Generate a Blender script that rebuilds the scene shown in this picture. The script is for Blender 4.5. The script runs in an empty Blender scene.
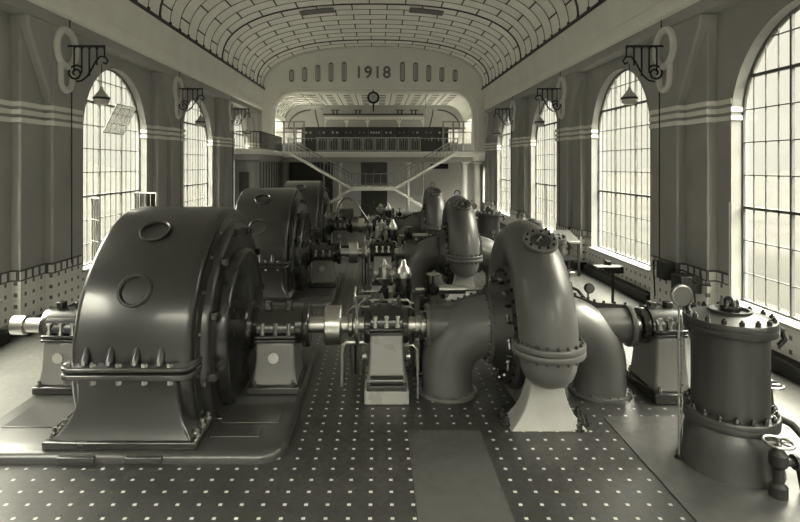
import bpy, bmesh, math, random
from mathutils import Vector, Matrix
random.seed(7)
PI = math.pi
scene = bpy.context.scene
COL = scene.collection
sin, cos = math.sin, math.cos

# ------------------------------------------------------------------ materials
def newmat(name):
    m = bpy.data.materials.new(name); m.use_nodes = True
    nt = m.node_tree
    b = nt.nodes['Principled BSDF']
    return m, nt, b
def S(b, **k):
    for n, v in k.items():
        n = n.replace('_', ' ')
        b.inputs[n].default_value = v
def rgb(c): return (c[0], c[1], c[2], 1)
def surf(name, col, rough=.5, metal=0., var=.15, scale=3., bump=0., bscale=40., rvar=.1, spec=.5, coat=0.):
    m, nt, b = newmat(name)
    N, L = nt.nodes, nt.links
    tc = N.new('ShaderNodeTexCoord')
    n = N.new('ShaderNodeTexNoise'); n.inputs['Scale'].default_value = scale; n.inputs['Detail'].default_value = 3
    L.new(tc.outputs['Object'], n.inputs['Vector'])
    r = N.new('ShaderNodeMapRange'); r.inputs['From Min'].default_value = .2; r.inputs['From Max'].default_value = .8
    r.inputs['To Min'].default_value = 1 - var; r.inputs['To Max'].default_value = 1 + var
    L.new(n.outputs['Fac'], r.inputs['Value'])
    mx = N.new('ShaderNodeVectorMath'); mx.operation = 'SCALE'; mx.inputs[0].default_value = col[:3]
    L.new(r.outputs['Result'], mx.inputs['Scale']); L.new(mx.outputs['Vector'], b.inputs['Base Color'])
    n2 = N.new('ShaderNodeTexNoise'); n2.inputs['Scale'].default_value = scale * 2.3; n2.inputs['Detail'].default_value = 2
    L.new(tc.outputs['Object'], n2.inputs['Vector'])
    r2 = N.new('ShaderNodeMapRange'); r2.inputs['From Min'].default_value = .2; r2.inputs['From Max'].default_value = .8
    r2.inputs['To Min'].default_value = max(.03, rough - rvar); r2.inputs['To Max'].default_value = min(1, rough + rvar)
    L.new(n2.outputs['Fac'], r2.inputs['Value']); L.new(r2.outputs['Result'], b.inputs['Roughness'])
    b.inputs['Metallic'].default_value = metal
    b.inputs['Specular IOR Level'].default_value = spec
    b.inputs['Coat Weight'].default_value = coat
    b.inputs['Coat Roughness'].default_value = .12
    if bump:
        n3 = N.new('ShaderNodeTexNoise'); n3.inputs['Scale'].default_value = bscale; n3.inputs['Detail'].default_value = 3
        L.new(tc.outputs['Object'], n3.inputs['Vector'])
        bp = N.new('ShaderNodeBump'); bp.inputs['Strength'].default_value = bump; bp.inputs['Distance'].default_value = .01
        L.new(n3.outputs['Fac'], bp.inputs['Height']); L.new(bp.outputs['Normal'], b.inputs['Normal'])
    return m
T = (1.0, .99, .94)
def tint(v): return (v * T[0], v * T[1], v * T[2])
M = {}
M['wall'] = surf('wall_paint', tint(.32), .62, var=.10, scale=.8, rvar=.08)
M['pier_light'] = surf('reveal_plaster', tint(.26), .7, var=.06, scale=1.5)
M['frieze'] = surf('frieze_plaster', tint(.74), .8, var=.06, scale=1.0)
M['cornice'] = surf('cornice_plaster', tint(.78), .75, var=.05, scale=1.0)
M['stripe'] = surf('stripe_plaster', tint(.74), .7, var=.05)
M['ring'] = surf('ornament_plaster', tint(.62), .7, var=.08)
M['vault'] = surf('vault_panel', tint(.88), .8, var=.05, scale=.7)
M['vault_rib'] = surf('vault_joint', tint(.045), .6)
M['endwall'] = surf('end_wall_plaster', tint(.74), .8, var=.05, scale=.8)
M['niche'] = surf('grille_niche', tint(.16), .8, var=.2, scale=20)
M['casing'] = surf('generator_enamel', tint(.019), .30, var=.06, scale=1.2, rvar=.02, spec=.6, coat=.45)
M['casing_dark'] = surf('dark_enamel', tint(.016), .25, var=.12, scale=2, rvar=.04, coat=.4)
M['turbine'] = surf('turbine_paint', tint(.088), .40, var=.09, scale=1.2, bump=.06, bscale=8, rvar=.04, coat=.1)
M['turbine_dark'] = surf('turbine_dark_paint', tint(.03), .38, var=.10, scale=1.5, rvar=.04)  # darker paint of the head covers, ribs and valve housings
M['foot_light'] = surf('pale_foot_paint', tint(.27), .45, var=.10, scale=4)
M['pedestal'] = surf('pedestal_enamel', tint(.15), .25, var=.05, scale=1.5, rvar=.02, coat=.6)
M['pedestal_pale'] = surf('pale_pedestal_enamel', tint(.23), .28, var=.04, scale=1.2, rvar=.02, coat=.5)
M['bed'] = surf('bedplate_iron', tint(.03), .34, var=.08, scale=1.2, coat=.1, rvar=.03)
M['iron'] = surf('black_iron', tint(.015), .5, var=.15, scale=6, spec=.3)
M['steel'] = surf('polished_steel', tint(.5), .30, metal=1, var=.04, scale=6, rvar=.02)
M['steel_dark'] = surf('dull_steel', tint(.30), .32, metal=1, var=.2, scale=9)
M['brass'] = surf('pale_brass', tint(.5), .33, metal=1, var=.1, scale=9)
M['dial'] = surf('dial_face', tint(.12), .5, var=.1, scale=15)
M['white'] = surf('white_enamel', tint(.42), .4, var=.04)
M['lampshade'] = surf('lamp_shade_enamel', tint(.38), .4)
M['wood'] = surf('dark_wood', tint(.07), .45, var=.25, scale=5)
M['wood_mid'] = surf('mid_wood', tint(.15), .5, var=.2, scale=5)
M['marble'] = surf('dark_marble', tint(.035), .25, var=.5, scale=14)
M['speckle'] = surf('speckled_stone', tint(.10), .5, var=.9, scale=16)
M['rail'] = surf('grey_rail_paint', tint(.34), .5)
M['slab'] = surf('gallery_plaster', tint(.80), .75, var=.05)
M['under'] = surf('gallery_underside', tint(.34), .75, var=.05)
M['glassdark'] = surf('dark_glazing', tint(.10), .12, var=.1)
M['ground'] = surf('outside_ground', tint(.027), .9, var=.2, scale=.12, spec=0)
M['plate'] = surf('floor_plate', tint(.05), .38, var=.15, scale=2.5, bump=.15, bscale=30)
M['sash'] = surf('window_bar_paint', tint(.09), .5)
# glass
m, nt, b = newmat('window_glass')
nt.nodes.remove(b)
tr = nt.nodes.new('ShaderNodeBsdfTransparent'); tr.inputs[0].default_value = (.96, .96, .94, 1)
gl = nt.nodes.new('ShaderNodeBsdfGlossy'); gl.inputs['Roughness'].default_value = .08; gl.inputs[0].default_value = (.9, .9, .85, 1)
mx = nt.nodes.new('ShaderNodeMixShader'); mx.inputs[0].default_value = .06
nt.links.new(tr.outputs[0], mx.inputs[1]); nt.links.new(gl.outputs[0], mx.inputs[2])
nt.links.new(mx.outputs[0], nt.nodes['Material Output'].inputs['Surface'])
M['glass'] = m
m3, nt3, b3 = newmat('ribbed_glass'); nt3.nodes.remove(b3)
t1 = nt3.nodes.new('ShaderNodeBsdfTransparent'); t1.inputs[0].default_value = (.9, .9, .88, 1)
t2 = nt3.nodes.new('ShaderNodeBsdfTranslucent'); t2.inputs[0].default_value = (.07, .07, .068, 1)
mx3 = nt3.nodes.new('ShaderNodeMixShader'); mx3.inputs[0].default_value = .5
nt3.links.new(t1.outputs[0], mx3.inputs[1]); nt3.links.new(t2.outputs[0], mx3.inputs[2]); nt3.links.new(mx3.outputs[0], nt3.nodes['Material Output'].inputs['Surface'])
M['ribbed'] = m3
m2 = m.copy(); m2.name = 'frosted_skylight'; [n for n in m2.node_tree.nodes if n.type == 'BSDF_TRANSPARENT'][0].inputs[0].default_value = (.05, .05, .045, 1); M['skyglass'] = m2

def vmath(nt, op, a, b=None, c=None):
    n = nt.nodes.new('ShaderNodeMath'); n.operation = op
    for i, v in enumerate((a, b, c)):
        if v is None: continue
        if isinstance(v, (int, float)): n.inputs[i].default_value = v
        else: nt.links.new(v, n.inputs[i])
    return n.outputs[0]
def mixcol(nt, fac, a, b):
    n = nt.nodes.new('ShaderNodeMix'); n.data_type = 'RGBA'
    if isinstance(fac, (int, float)): n.inputs[0].default_value = fac
    else: nt.links.new(fac, n.inputs[0])
    for i, v in ((6, a), (7, b)):
        if isinstance(v, tuple): n.inputs[i].default_value = rgb(v)
        else: nt.links.new(v, n.inputs[i])
    return n.outputs[2]
# floor : dark tiles with little pale inset squares, plain aisles with reflected window light painted in as a lighter tone
m, nt, b = newmat('tiled_floor')
tc = nt.nodes.new('ShaderNodeTexCoord'); sp = nt.nodes.new('ShaderNodeSeparateXYZ')
nt.links.new(tc.outputs['Object'], sp.inputs[0])
X, Y = sp.outputs[0], sp.outputs[1]
G = .2525
def cellmask(v, ph, w):
    d = vmath(nt, 'SUBTRACT', v, ph); f = vmath(nt, 'PINGPONG', d, G / 2)
    return vmath(nt, 'LESS_THAN', f, w)
dx = cellmask(X, .746, .021); dy = cellmask(Y, 7.176, .021)
dot = vmath(nt, 'MULTIPLY', dx, dy)
ln = vmath(nt, 'MAXIMUM', cellmask(X, .746, .0035), cellmask(Y, 7.176, .0035))
inx = vmath(nt, 'MULTIPLY', vmath(nt, 'GREATER_THAN', X, -4.95), vmath(nt, 'LESS_THAN', X, 5.45))
dot = vmath(nt, 'MULTIPLY', dot, inx)
wn = nt.nodes.new('ShaderNodeTexNoise'); wn.inputs['Scale'].default_value = 1.4; wn.inputs['Detail'].default_value = 8
nt.links.new(tc.outputs['Object'], wn.inputs['Vector'])
n = nt.nodes.new('ShaderNodeTexNoise'); n.inputs['Scale'].default_value = 12; n.inputs['Detail'].default_value = 5
nt.links.new(tc.outputs['Object'], n.inputs['Vector'])
base = mixcol(nt, wn.outputs['Fac'], tint(.018), tint(.034))
aisle = mixcol(nt, wn.outputs['Fac'], tint(.075), tint(.14))  # paler colour carries the window light on the aisle floor
c = mixcol(nt, inx, aisle, base)
c = mixcol(nt, vmath(nt, 'MULTIPLY', ln, .6), c, tint(.03))
c = mixcol(nt, dot, c, tint(.38))
nt.links.new(c, b.inputs['Base Color'])
r = vmath(nt, 'MULTIPLY_ADD', n.outputs['Fac'], .35, .18); nt.links.new(r, b.inputs['Roughness'])
M['floor'] = m
# dado : white tiles with dark insets + dark bordered frieze of pale squares at the top (uses wall coordinate = Y or X, and height)
def dado_mat(name, top, axis):
    m, nt, b = newmat(name)
    tc = nt.nodes.new('ShaderNodeTexCoord'); sp = nt.nodes.new('ShaderNodeSeparateXYZ')
    nt.links.new(tc.outputs['Object'], sp.inputs[0])
    U, Z = vmath(nt, 'ADD', sp.outputs[0], sp.outputs[1]), sp.outputs[2]
    g = .30
    def pp(v, ph, w, g=g):
        return vmath(nt, 'LESS_THAN', vmath(nt, 'PINGPONG', vmath(nt, 'SUBTRACT', v, ph), g / 2), w)
    ins = vmath(nt, 'MULTIPLY', pp(U, .1, .045), pp(Z, .41, .045, .27))
    ln = vmath(nt, 'MAXIMUM', pp(U, .1 + g / 2, .004), pp(Z, .41 + .135, .004, .27))
    c = mixcol(nt, vmath(nt, 'MULTIPLY', ln, .5), tint(.66), tint(.3))
    c = mixcol(nt, ins, c, tint(.12))
    if top > 1.2:
        band = vmath(nt, 'GREATER_THAN', Z, top - .27)
        sq = vmath(nt, 'MULTIPLY', pp(U, .1, .085, .26), vmath(nt, 'MULTIPLY', vmath(nt, 'GREATER_THAN', Z, top - .235), vmath(nt, 'LESS_THAN', Z, top - .045)))
        fc = mixcol(nt, sq, tint(.06), tint(.6))
        c = mixcol(nt, band, c, fc)
    nt.links.new(c, b.inputs['Base Color']); b.inputs['Roughness'].default_value = .3
    return m
M['dado_pier'] = dado_mat('pier_dado_tiles', 1.54, 1)
M['dado_win'] = dado_mat('window_dado_tiles', .95, 1)
M['dado_back'] = dado_mat('gallery_dado_tiles', .95, 0)
# outside hills
m, nt, b = newmat('hazy_hillside')
tc = nt.nodes.new('ShaderNodeTexCoord')
n = nt.nodes.new('ShaderNodeTexNoise'); n.inputs['Scale'].default_value = .35; n.inputs['Detail'].default_value = 9
nt.links.new(tc.outputs['Object'], n.inputs['Vector'])
nt.links.new(mixcol(nt, n.outputs['Fac'], tint(.024), tint(.035)), b.inputs['Base Color']); b.inputs['Roughness'].default_value = 1; b.inputs['Specular IOR Level'].default_value = 0
M['hill'] = m

# ------------------------------------------------------------------ mesh builder
ORG = {}
class MB:
    def __init__(s): s.v = []; s.f = []; s.cuts = []
    def add(s, vs, fs):
        o = len(s.v); s.cuts.append((o, len(s.f))); s.v += [Vector(p) for p in vs]; s.f += [tuple(i + o for i in f) for f in fs]; return s
    def box(s, x0, x1, y0, y1, z0, z1):
        return s.add([(x0,y0,z0),(x1,y0,z0),(x1,y1,z0),(x0,y1,z0),(x0,y0,z1),(x1,y0,z1),(x1,y1,z1),(x0,y1,z1)],
                     [(0,3,2,1),(4,5,6,7),(0,1,5,4),(1,2,6,5),(2,3,7,6),(3,0,4,7)])
    def prism(s, poly, axis, a0, a1):
        """extrude a 2-D polygon along an axis; poly coords are the two other axes in xyz order"""
        n = len(poly); vs = []
        for a in (a0, a1):
            for p in poly:
                vs.append((a, p[0], p[1]) if axis == 0 else ((p[0], a, p[1]) if axis == 1 else (p[0], p[1], a)))
        fs = [tuple(range(n)), tuple(range(2*n-1, n-1, -1))]
        for i in range(n): j = (i+1) % n; fs.append((i, i+n, j+n, j))
        return s.add(vs, fs)
    def lathe(s, prof, c, axis=(0,0,1), seg=32, cap=True):
        """prof: list of (radius, height along axis)"""
        a = Vector(axis).normalized(); u = a.orthogonal().normalized()
        if abs(a.z) < .5: u = Vector((0,0,1)); u = (u - a*u.dot(a)).normalized()
        w = a.cross(u); c = Vector(c); vs = []; fs = []
        for r, h in prof:
            for k in range(seg):
                t = 2*PI*k/seg; vs.append(c + a*h + (u*cos(t) + w*sin(t))*max(r, 1e-4))
        for i in range(len(prof)-1):
            for k in range(seg):
                q = (k+1) % seg; fs.append((i*seg+k, i*seg+q, (i+1)*seg+q, (i+1)*seg+k))
        if cap:
            fs.append(tuple(range(seg-1, -1, -1))); o = (len(prof)-1)*seg; fs.append(tuple(range(o, o+seg)))
        return s.add(vs, fs)
    def cyl(s, p, q, r, seg=20, r2=None):
        p = Vector(p); q = Vector(q); d = q - p
        return s.lathe([(r, 0), (r if r2 is None else r2, d.length)], p, d, seg)
    def tube(s, pts, r, seg=12, closed=False, cap=True, shape=None):
        pts = [Vector(p) for p in pts]; n = len(pts)
        rs = r if isinstance(r, (list, tuple)) else [r]*n
        prev = None; rings = []
        for i in range(n):
            if closed: t = pts[(i+1) % n] - pts[i-1]
            else: t = pts[min(i+1, n-1)] - pts[max(i-1, 0)]
            t.normalize()
            if prev is None:
                u = t.orthogonal().normalized()
                if abs(t.z) < .9: u = (Vector((0,0,1)) - t*t.z).normalized()
            else: u = (prev - t*prev.dot(t)).normalized()
            prev = u; w = t.cross(u)
            rings.append([pts[i] + (u*cos(2*PI*k/seg) + w*sin(2*PI*k/seg))*rs[i] for k in range(seg)])
        vs = [p for ring in rings for p in ring]; fs = []
        m_ = n if closed else n-1
        for i in range(m_):
            j = (i+1) % n
            for k in range(seg):
                q = (k+1) % seg; fs.append((i*seg+k, i*seg+q, j*seg+q, j*seg+k))
        if not closed and cap:
            fs.append(tuple(range(seg-1, -1, -1))); fs.append(tuple(range((n-1)*seg, n*seg)))
        return s.add(vs, fs)
    def sphere(s, c, r, seg=16, sc=(1,1,1)):
        prof = [(r*sin(PI*i/(seg//2)), -r*cos(PI*i/(seg//2))) for i in range(seg//2+1)]
        o = len(s.v); s.lathe(prof, (0,0,0), (0,0,1), seg, cap=False)
        for i in range(o, len(s.v)):
            p = s.v[i]; s.v[i] = Vector(c) + Vector((p.x*sc[0], p.y*sc[1], p.z*sc[2]))
        return s
    def loft(s, rings, cap=True):
        n = len(rings[0]); vs = [p for r in rings for p in r]; fs = []
        for i in range(len(rings)-1):
            for k in range(n):
                q = (k+1) % n; fs.append((i*n+k, i*n+q, (i+1)*n+q, (i+1)*n+k))
        if cap: fs.append(tuple(range(n-1,-1,-1))); fs.append(tuple(range((len(rings)-1)*n, len(rings)*n)))
        return s.add(vs, fs)
    def bolts(s, c, axis, R, n, r=.03, h=.04, ph=0):
        a = Vector(axis).normalized(); u = Vector((0,0,1)) if abs(a.z) < .5 else Vector((1,0,0)); u = (u - a*u.dot(a)).normalized(); w = a.cross(u)
        for k in range(n):
            t = 2*PI*k/n + ph; p = Vector(c) + (u*cos(t) + w*sin(t))*R
            s.lathe([(r, 0), (r, h), (r*.6, h), (r*.6, h*1.5)], p, a, 6)
        return s
    def rot(s, o, c, axis, ang):
        R = Matrix.Rotation(ang, 4, Vector(axis)); c = Vector(c)
        for i in range(o, len(s.v)): s.v[i] = c + R @ (s.v[i] - c)
        return s
    def build(s, name, mat, parent=None, bevel=0, smooth=35, loc=None, label=None):
        me = bpy.data.meshes.new(name)
        off = ORG[parent.name] if parent else Vector(loc or (0,0,0))
        me.from_pydata([p - off for p in s.v], [], s.f)
        bm = bmesh.new(); bm.from_mesh(me); bmesh.ops.recalc_face_normals(bm, faces=bm.faces); bm.to_mesh(me); bm.free()
        me.materials.append(M[mat] if isinstance(mat, str) else mat)
        if smooth:
            me.shade_smooth(); me.set_sharp_from_angle(angle=math.radians(smooth))
        o = bpy.data.objects.new(name, me); COL.objects.link(o)
        if parent: o.parent = parent; ORG[o.name] = off
        else: o.location = off; ORG[o.name] = off
        if bevel:
            bv = o.modifiers.new('bevel', 'BEVEL'); bv.width = bevel; bv.segments = 2; bv.limit_method = 'ANGLE'; bv.angle_limit = math.radians(40)
        if label: o['label'] = label
        return o
def build_each(mb, name, mat, parent=None, **k):
    ends = mb.cuts[1:] + [(len(mb.v), len(mb.f))]
    for (v0, f0), (v1, f1) in zip(mb.cuts, ends):
        q = MB(); q.v = mb.v[v0:v1]; q.f = [tuple(i - v0 for i in f) for f in mb.f[f0:f1]]
        q.build(name, mat, parent, **k)
def sub(mb, name, mat, parent, **k):
    """part of a part: child geometry of a mesh part (the part itself sits at its thing's origin)"""
    return mb.build(name, mat, parent, **k)
def thing(name, label, cat, loc=(0,0,0), group=None):
    o = bpy.data.objects.new(name, None); COL.objects.link(o); o.location = loc; o.empty_display_size = .1
    ORG[o.name] = Vector(loc); o['label'] = label; o['category'] = cat
    if group: o['group'] = group
    return o
def tag(o, label, cat, group=None, kind=None):
    o['label'] = label; o['category'] = cat
    if group: o['group'] = group
    if kind: o['kind'] = kind
    return o
def struct(mb, name, mat, **k):
    o = mb.build(name, mat, **k); o['kind'] = 'structure'; return o
def dup(root, off, label, depth=0):
    c = root.copy(); COL.objects.link(c)
    if depth == 0:
        c.location = root.location + Vector(off); c['label'] = label
    for ch in [o for o in list(COL.objects) if o.parent == root]:
        d = dup(ch, (0,0,0), None, depth+1); d.parent = c
    return c

# ------------------------------------------------------------------ camera
cam = bpy.data.cameras.new('camera'); cam.lens = 24.525; cam.sensor_width = 36
cam.shift_x = .0275; cam.shift_y = -.12; cam.clip_start = .05; cam.clip_end = 500
co = bpy.data.objects.new('camera', cam); COL.objects.link(co); co.location = (.33, 0, 4); co.rotation_euler = (PI/2, 0, 0)
scene.camera = co

# ================================================================== THE ROOM
YB, YE = -6.0, 38.35        # back of hall, arch wall
YG = 46.5                   # rear wall of the gallery room
XA, XB, XC, XG = 7.85, 8.05, 8.27, 8.53     # pier front, second step, window wall, glass
P = 8.0
win_c = [18.05 + P*k for k in (-2, -1, 0, 1, 2)]
pier_c = [14.35 + P*k for k in (-2, -1, 0, 1, 2, 3)]
SILL, SPR, WR = .95, 4.98, 2.2
struct(MB().box(-9, 9, YB-.3, YG+.3, -.3, 0), 'floor', 'floor')

def window_wall(s, name):
    """wall with arched openings: s=-1 left, +1 right"""
    mb = MB()
    Zt = 7.84; x0, x1 = s*XC, s*XG
    gw = [(40.2, 41.3), (42.7, 43.8), (45.0, 46.1)]
    edges = sorted([YB-.3] + [c - WR for c in win_c] + [c + WR for c in win_c] + [40.2])
    for i in range(0, len(edges), 2):
        mb.box(min(x0, s*8.64), max(x0, s*8.64), edges[i], edges[i+1], 0, 12.5)
    a0, a1 = min(x0, s*8.64), max(x0, s*8.64)
    for ya, yb in ((41.3, 42.7), (43.8, 45.0), (46.1, YG+.3)): mb.box(a0, a1, ya, yb, 0, 12.5)
    for ya, yb in gw: mb.box(a0, a1, ya, yb, 0, 1.2); mb.box(a0, a1, ya, yb, 3.9, 5.8); mb.box(a0, a1, ya, yb, 8.0, 12.5)
    for c in win_c:
        mb.box(min(x0, s*8.64), max(x0, s*8.64), c-WR, c+WR, 0, SILL)
        poly = [(c+WR, SPR)] + [(c + WR*cos(PI*k/28), SPR + WR*sin(PI*k/28)) for k in range(1, 28)] + [(c-WR, SPR), (c-WR, 12.5), (c+WR, 12.5)]
        # split the spandrel in two convex-safe strips
        n = 28
        for k in range(n):
            a, b_ = PI*k/n, PI*(k+1)/n
            ya, yb = c + WR*cos(a), c + WR*cos(b_)
            za, zb = SPR + WR*sin(a), SPR + WR*sin(b_)
            mb.prism([(ya, za), (ya, 12.5), (yb, 12.5), (yb, zb)], 0, x0, s*8.64)
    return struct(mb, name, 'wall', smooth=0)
window_wall(-1, 'wall_left'); window_wall(1, 'wall_right')

ti = [0]
def trim(mb, mat, **k):
    ti[0] += 1; return struct(mb, 'trim_%d' % ti[0], mat, **k)
dado_i = [0]
for s in (-1, 1):
    for c in pier_c:
        # front slab: far edge plain, near edge spreading upward into the head of the bay
        f0, f1, n0 = c - .65, c + .65, c - 1.58
        yN = c - P + .65    # far edge of the nearer pier : the head runs all the way over the bay
        if c > 38: f1 = YE + .02
        mb = MB()
        mb.prism([(f0, 5.55), (n0, 7.25), (n0-.05, 7.55), (f0, 7.55)], 0, s*XA, s*(XC+.1))
        mb.prism([(f0, 0), (f0, 7.55), (f1, 7.55), (f1, 0)], 0, s*XA, s*(XC+.1))
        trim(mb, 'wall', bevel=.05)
        trim(MB().box(min(s*XB, s*(XC+.1)), max(s*XB, s*(XC+.1)), n0, f0+.02, 0, 7.5), 'wall', bevel=.04)
        # stripes
        mb = MB(); t = .045
        for zb in (5.0, 5.19, 5.38):
            for (xa, ya, yb) in ((XA, f0-.0, f1+t), (XB, n0-t, f0), (XC, n0-.55, n0)):
                mb.box(min(s*(xa-t), s*(xa+.3)), max(s*(xa-t), s*(xa+.3)), ya - (t if xa == XA else 0), yb, zb, zb+.115)
            mb.box(min(s*(XC-t), s*(XG-.02)), max(s*(XC-t), s*(XG-.02)), n0-.53-t, n0-.5, zb, zb+.115)
        trim(mb, 'stripe', bevel=.012)
        # tiled dado of the pier
        mb = MB(); t = .025
        for (xa, ya, yb) in ((XA, f0, f1), (XB, n0, f0), (XC, n0-.50, n0)):
            mb.box(min(s*(xa-t), s*(xa+.2)), max(s*(xa-t), s*(xa+.2)), ya-t, yb, .3, 1.54)
        trim(mb, 'dado_pier')
    for c in ():
        pass
    # heads over the bays and plain wall above
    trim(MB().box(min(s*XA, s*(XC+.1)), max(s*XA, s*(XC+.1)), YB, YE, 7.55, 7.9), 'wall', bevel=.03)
    # cornice and frieze
    x = XA - .07
    trim(MB().prism([(s*XA, 7.84), (s*(XA-.10), 7.9), (s*(XA-.12), 8.05), (s*(XA-.06), 8.07), (s*(XA-.06), 8.3), (s*XA, 8.34), (s*8.6, 8.34), (s*8.6, 7.84)], 1, YB, YE), 'cornice')
    trim(MB().prism([(s*(XA-.08), 8.3), (s*(XA-.17), 9.33), (s*8.6, 9.33), (s*8.6, 8.3)], 1, YB, YE), 'frieze')
    for c in win_c:
        # light plastered reveal lining and sill
        mb = MB(); w = .02; n = 28
        ring = [(c+WR, SILL)] + [(c + WR*cos(PI*k/n), SPR + WR*sin(PI*k/n)) for k in range(n+1)] + [(c-WR, SILL)]
        for (a, b_) in zip(ring[:-1], ring[1:]):
            ca = lambda p, d: (c + (p[0]-c)*(1-d/WR), (p[1] if p[1] < SPR else SPR + (p[1]-SPR)*(1-d/WR)))
            mb.prism([a, b_, ca(b_, w), ca(a, w)], 0, s*(XC-.015), s*(XG+.1))
        trim(mb, 'pier_light', smooth=35)
        trim(MB().box(min(s*(XC-.14), s*(XG+.1)), max(s*(XC-.14), s*(XG+.1)), c-WR-.1, c+WR+.05, SILL-.05, SILL+.015), 'white', bevel=.015)
        trim(MB().box(min(s*(XC-.025), s*(XC+.1)), max(s*(XC-.025), s*(XC+.1)), c-WR-.3, c+WR+.1, .3, SILL-.05), 'dado_win')
    # heating duct / skirting
    nm = 'baseboard_left' if s == -1 else 'baseboard_right'
    mb = MB()
    for c in win_c: mb.box(min(s*(XC-.30), s*(XC+.1)), max(s*(XC-.30), s*(XC+.1)), c-WR-.35, c+WR+.05, 0, .30)
    for c in pier_c: mb.box(min(s*(XA-.04), s*(XC+.1)), max(s*(XA-.04), s*(XC+.1)), c-1.6, min(c+.65, YE), 0, .31)
    struct(mb, nm, 'iron', bevel=.03)

# windows
wi = [0]
def window(s, c, skip=()):
    wi[0] += 1
    x = s*XG; mb = MB()
    rows = [SILL] + [3.05 + .725*k for k in (-2, -1, 0, 1, 2, 3, 4, 5)]
    def half(z): return WR if z <= SPR else math.sqrt(max(0, WR*WR - (z-SPR)**2))
    n = 12; pw = 2*WR/n
    for k in range(1, n):
        y = c - WR + k*pw; t = .035 if k in (4, 8) else .014
        zt = SPR + math.sqrt(max(0, WR*WR - (y-c)**2))
        mb.box(x-t, x+t, y-t*.8, y+t*.8, SILL, zt)
    for j, z in enumerate(rows[1:]):
        h = half(z); t = .04 if j in (2, 6) else .014
        if h > .1: mb.box(x-t, x+t, c-h, c+h, z-t*.8, z+t*.8)
    # outer frame
    pts = [(x, c+WR-.03, SILL), (x, c+WR-.03, SPR)] + [(x, c + (WR-.03)*cos(PI*k/24), SPR + (WR-.03)*sin(PI*k/24)) for k in range(1, 24)] + [(x, c-WR+.03, SPR), (x, c-WR+.03, SILL)]
    mb.tube(pts, .045, 6); mb.box(x-.045, x+.045, c-WR, c+WR, SILL-.02, SILL+.06)
    w = struct(mb, 'window_%d' % wi[0], 'sash', smooth=0, loc=(x, c, SILL))
    g = MB(); poly = [(c+WR, SILL), (c+WR, SPR)] + [(c + WR*cos(PI*k/24), SPR + WR*sin(PI*k/24)) for k in range(1, 24)] + [(c-WR, SPR), (c-WR, SILL)]
    g.prism(poly, 0, x-.004, x+.004)
    g.build('pane', 'glass', w, smooth=0)
    return w
for c in win_c:
    window(-1, c); window(1, c)

# open sashes of the nearest left-hand window
def sash(mb, p0, p1, q0, q1, nx, nz, r=.022):
    """frame between corners p0(bottom hinge) p1(bottom free) q0(top hinge) q1(top free)"""
    p0, p1, q0, q1 = map(Vector, (p0, p1, q0, q1))
    for a, b_ in ((p0, p1), (q0, q1), (p0, q0), (p1, q1)): mb.cyl(a, b_, r, 6)
    for i in range(1, nx): f = i/nx; mb.cyl(p0.lerp(p1, f), q0.lerp(q1, f), r*.5, 6)
    for i in range(1, nz): f = i/nz; mb.cyl(p0.lerp(q0, f), p1.lerp(q1, f), r*.5, 6)
for nm, pts, lab in (('window_sash', [(-8.5, 19.75, 1.05), (-7.55, 19.35, 1.05), (-8.5, 19.75, 3.0), (-7.55, 19.35, 3.0)], 'tall casement leaf standing open into the hall behind the front left generator'),
                     ('window_sash', [(-8.45, 16.7, 1.05), (-7.95, 16.2, 1.05), (-8.45, 16.7, 3.0), (-7.95, 16.2, 3.0)], 'casement leaf ajar at the near edge of the first left window'),
                     ('window_sash', [(-8.45, 17.4, 5.05), (-8.45, 18.75, 5.05), (-8.0, 17.4, 5.95), (-8.0, 18.75, 5.95)], 'tilted hopper pane open high in the first left window')):
    t = thing(nm, lab, 'window', pts[0])
    mb = MB(); sash(mb, *pts, 4, 3); fr = mb.build('frame', 'white', t)
    a, b_, c_, d = map(Vector, pts); nn = (b_-a).cross(c_-a).normalized()*.004
    MB().add([a+nn, b_+nn, d+nn, c_+nn, a-nn, b_-nn, d-nn, c_-nn], [(0,1,2,3),(7,6,5,4),(0,4,5,1),(1,5,6,2),(2,6,7,3),(3,7,4,0)]).build('pane', 'ribbed', t, smooth=0)

# ---- vault
VA, VZ, VH = 7.68, 9.33, 2.95
def vault_pt(t, d=0):   # t 0..1 left to right, superellipse
    a = PI*(1-t); ex = 2/2.45
    x = math.copysign(abs(cos(a))**ex, cos(a)); z = abs(sin(a))**ex
    return ((VA-d)*x, VZ + (VH-d)*z)
NV = 240
raw = [vault_pt(i/NV) for i in range(NV+1)]
cum = [0]
for a, b_ in zip(raw[:-1], raw[1:]): cum.append(cum[-1] + math.hypot(b_[0]-a[0], b_[1]-a[1]))
LV = cum[-1]
def arc(sv, d=0):
    sv = min(max(sv, 0), LV)
    for i in range(NV):
        if cum[i+1] >= sv:
            f = (sv-cum[i])/(cum[i+1]-cum[i]+1e-9); x = raw[i][0]*(1-f)+raw[i+1][0]*f; z = raw[i][1]*(1-f)+raw[i+1][1]*f
            return (x*(1-d/VA), VZ + (z-VZ)*(1-d/VH))
    return raw[-1]
NS = 72
prof = [arc(LV*i/NS) for i in range(NS+1)]
mb = MB(); outp = [(x*1.03, VZ+(z-VZ)*1.06) for x, z in prof]
vs = []; fs = []
for y in (YB, YE):
    for p in prof: vs.append((p[0], y, p[1]))
    for p in outp: vs.append((p[0], y, p[1]+.05))
n = NS+1
for i in range(NS): fs.append((i, i+1, 2*n+i+1, 2*n+i)); fs.append((n+i, 3*n+i, 3*n+i+1, n+i+1)); fs.append((i, n+i, n+i+1, i+1)); fs.append((2*n+i, 2*n+i+1, 3*n+i+1, 3*n+i))
mb.add(vs, fs); struct(mb, 'ceiling', 'vault', smooth=60)
thin, thick, dash = MB(), MB(), MB()
y = 27.95 - 32; k = 0
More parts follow.
